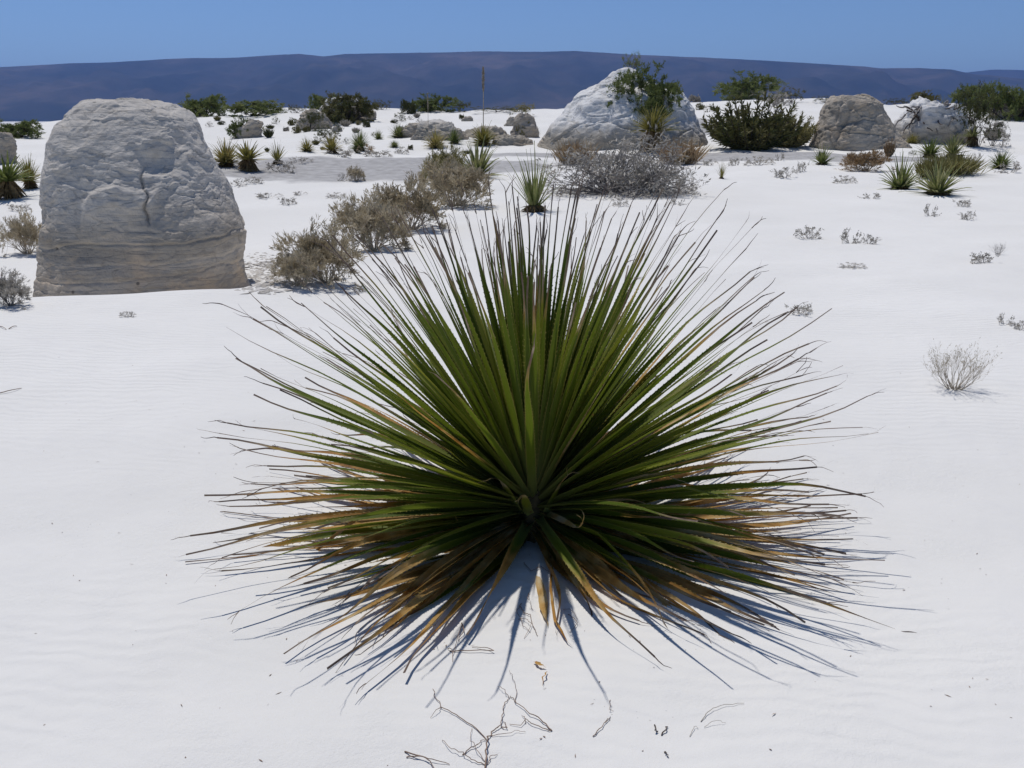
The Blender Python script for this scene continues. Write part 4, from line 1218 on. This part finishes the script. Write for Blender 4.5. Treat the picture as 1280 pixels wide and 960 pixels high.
def twig_thing(name, label, cat, paths, mat='twig', group=None):
    c0 = on_ground(*paths[0][0][0], 12)
    t = thing(name, label, cat, c0, group)
    for k, (pix, r_px) in enumerate(paths):
        c, r = twig_path(pix, r_px, seed=k + int(pix[0][0]))
        c = c - c0
        V, F = segs_mesh(c[:-1], c[1:], r[:-1], r[1:], 5)
        obj('twig', mesh('twig', V, F), M[mat], t)
    return t

twig_thing('branching_twig', 'sprawling brown branching twig lying on the sand in front of the plant', 'twig', [
    ([(606, 966), (608, 945), (609, 928), (613, 922)], 1.3),
    ([(608, 928), (590, 910), (570, 897), (552, 886), (545, 875), (541, 864)], 0.75),
    ([(552, 886), (546, 892), (538, 898)], 0.5),
    ([(613, 922), (618, 914), (626, 910), (628, 896), (632, 880), (637, 874)], 0.8),
    ([(626, 910), (634, 914), (629, 905)], 0.7),
    ([(637, 874), (628, 866), (622, 861)], 0.45),
    ([(690, 914), (676, 902), (662, 897), (645, 880), (638, 873)], 0.8),
    ([(690, 914), (676, 914), (662, 908), (657, 904), (650, 909), (637, 907)], 0.65),
    ([(657, 906), (656, 900), (652, 896)], 0.5),
    ([(645, 880), (645, 862), (640, 848), (637, 840)], 0.4),
    ([(613, 922), (630, 922), (645, 919), (657, 918)], 0.45),
    ([(606, 955), (596, 942), (588, 930), (590, 912)], 0.5),
    ([(606, 960), (590, 953), (578, 945), (564, 941), (555, 932), (553, 928)], 0.6),
    ([(578, 945), (590, 938), (598, 934), (600, 929), (608, 928)], 0.7),
    ([(609, 958), (614, 950), (622, 945)], 0.6),
    ([(506, 943), (520, 948), (536, 954), (545, 966)], 1.0),
    ([(508, 948), (522, 951), (540, 955), (562, 957)], 0.8)])
twig_thing('straight_twig', 'short straight twig with forked tip lying right of the branching twig', 'twig', [([(741, 923), (752, 911), (763, 897)], 0.7), ([(756, 906), (763, 903)], 0.5), ([(763, 877), (761, 890), (767, 890)], 0.4)])
twig_thing('dark_splinter', 'pair of tiny dark splinters on bare sand beside the straight twig', 'twig', [([(818, 909), (819, 918), (821, 919)], 0.9), ([(827, 920), (833, 914), (834, 910)], 1.0)], 'dark_wood')
twig_thing('dark_crumb', 'single tiny dark crumb below the pair of splinters', 'twig', [([(830, 944), (833, 947), (836, 949)], 0.8)], 'dark_wood')
twig_thing('straw_wisp', 'faint pale straw wisps lying on the sand beyond the dark splinters', 'straw', [([(876, 903), (884, 894), (900, 886), (930, 881)], 0.5), ([(880, 912), (895, 908), (907, 906)], 0.35), ([(862, 922), (868, 913), (872, 912)], 0.4)], 'dead')
twig_thing('curved_twig', 'curved brown twig lying on the sand before the boulder', 'twig', [([(-6, 494), (8, 492), (18, 490), (27, 486)], 0.7), ([(0, 409), (8, 413)], 0.5), ([(11, 412), (21, 408)], 0.6)])
twig_thing('fallen_stick', 'crossed thin sticks lying in the leaf shadows of the big rosette', 'twig', [([(562, 815), (585, 816), (618, 817), (606, 812), (590, 810)], 0.7), ([(560, 812), (566, 820)], 0.5), ([(578, 782), (572, 800), (566, 830)], 0.6), ([(577, 781), (580, 792), (574, 803)], 0.8)])
twig_thing('root_tangle', 'wiry brown rootlets straggling below the heart of the plant', 'roots', [
    ([(650, 760), (655, 768), (662, 772), (668, 790), (672, 796)], 0.6), ([(648, 775), (658, 777), (664, 786), (655, 800)], 0.45), ([(661, 742), (660, 752), (666, 765)], 0.4),
    ([(652, 756), (646, 768), (655, 785), (663, 793)], 0.45), ([(710, 770), (716, 776), (722, 782), (712, 792)], 0.55), ([(704, 764), (714, 766), (722, 775)], 0.4), ([(655, 705), (664, 716), (676, 712), (690, 718)], 0.5)])

def litter_leaf(pix, width, label, dry=0.0, tint=0.6, lift=0.005, arch=0.012):
    rng = np.random.default_rng(int(pix[0][0]) + 3)
    c, r = twig_path(pix, 1.0, lift, arch, int(pix[0][1]))
    n = len(c); t = np.linspace(0, 1, n)
    d = unit(np.gradient(c, axis=0)); s = unit(np.cross(d, np.array([0.2, 0.1, 1.0])))
    w = width * np.sin(np.clip(t * 0.9 + 0.1, 0, 1) * math.pi) ** 0.7 + 0.0008
    ph = 0.8 * np.sin(t * 5 + dry)
    s = s * np.cos(ph)[:, None] + np.cross(d, s) * np.sin(ph)[:, None]
    V = np.concatenate([c + s * w[:, None] / 2, c - np.array([0, 0, 0.15]) * w[:, None], c - s * w[:, None] / 2])
    base = c[0].copy()
    i = np.arange(n - 1)
    F = np.concatenate([np.stack([i, i + 1, n + i + 1, n + i], 1), np.stack([n + i, n + i + 1, 2 * n + i + 1, 2 * n + i], 1)])
    UV = np.concatenate([np.stack([np.full(n, u), t * 0.75], 1) for u in (0, 0.5, 1)])
    o = obj('fallen_leaf', mesh('fallen_leaf', V - base, F, UV, {'dry': np.full(3 * n, dry), 'tint': np.full(3 * n, tint)}), M['leaf'], None, base)
    return tag(o, label, 'leaf')
def crumbs():
    rng = np.random.default_rng(31)
    n = 620
    r = np.abs(rng.normal(0, 1.1, n)) + 0.1; a = rng.uniform(0, 6.283, n)
    x = HERO[0] + r * np.cos(a); y = HERO[1] + r * np.sin(a) * 0.95
    k = n // 3
    x[:k] = rng.uniform(-2.6, 3.0, k); y[:k] = rng.uniform(1.5, 5.5, k)
    C = np.stack([x, y, ground_z(x, y) + 0.0008], 1)
    b = rng.uniform(0, 6.283, n)
    D = unit(np.stack([np.cos(b), np.sin(b), rng.uniform(0, 0.25, n)], 1))
    V, F = blades(C, D, rng.uniform(0.004, 0.022, n) * rng.uniform(0.4, 1, n), rng.uniform(0.0012, 0.004, n), rng, np.tile([0.1, 0.2, 1.0], (n, 1)) + rng.normal(0, 0.3, (n, 3)))
    o = obj('plant_crumbs', mesh('plant_crumbs', V, F, smooth=False), M['twig'])
    tag(o, 'tiny brown plant crumbs scattered over the sand round the big rosette', 'litter', None, 'stuff')
crumbs()
litter_leaf([(672, 722), (676, 742), (680, 765), (685, 786)], 0.026, 'straw coloured fallen leaf pointing out from the plant heart', -0.3, 0.9)
litter_leaf([(690, 705), (688, 740), (692, 775), (704, 800), (716, 812)], 0.008, 'thin brown fallen leaf with hooked tip beside the straw one', -0.3, 0.3)
litter_leaf([(667, 830), (674, 836), (683, 838)], 0.008, 'curled brown leaf scrap lying beyond the plant shadow', -0.3, 0.2)
litter_leaf([(684, 842), (680, 850), (678, 860)], 0.003, 'hair thin brown leaf strip at the shadow tips', -0.3, 0.2)
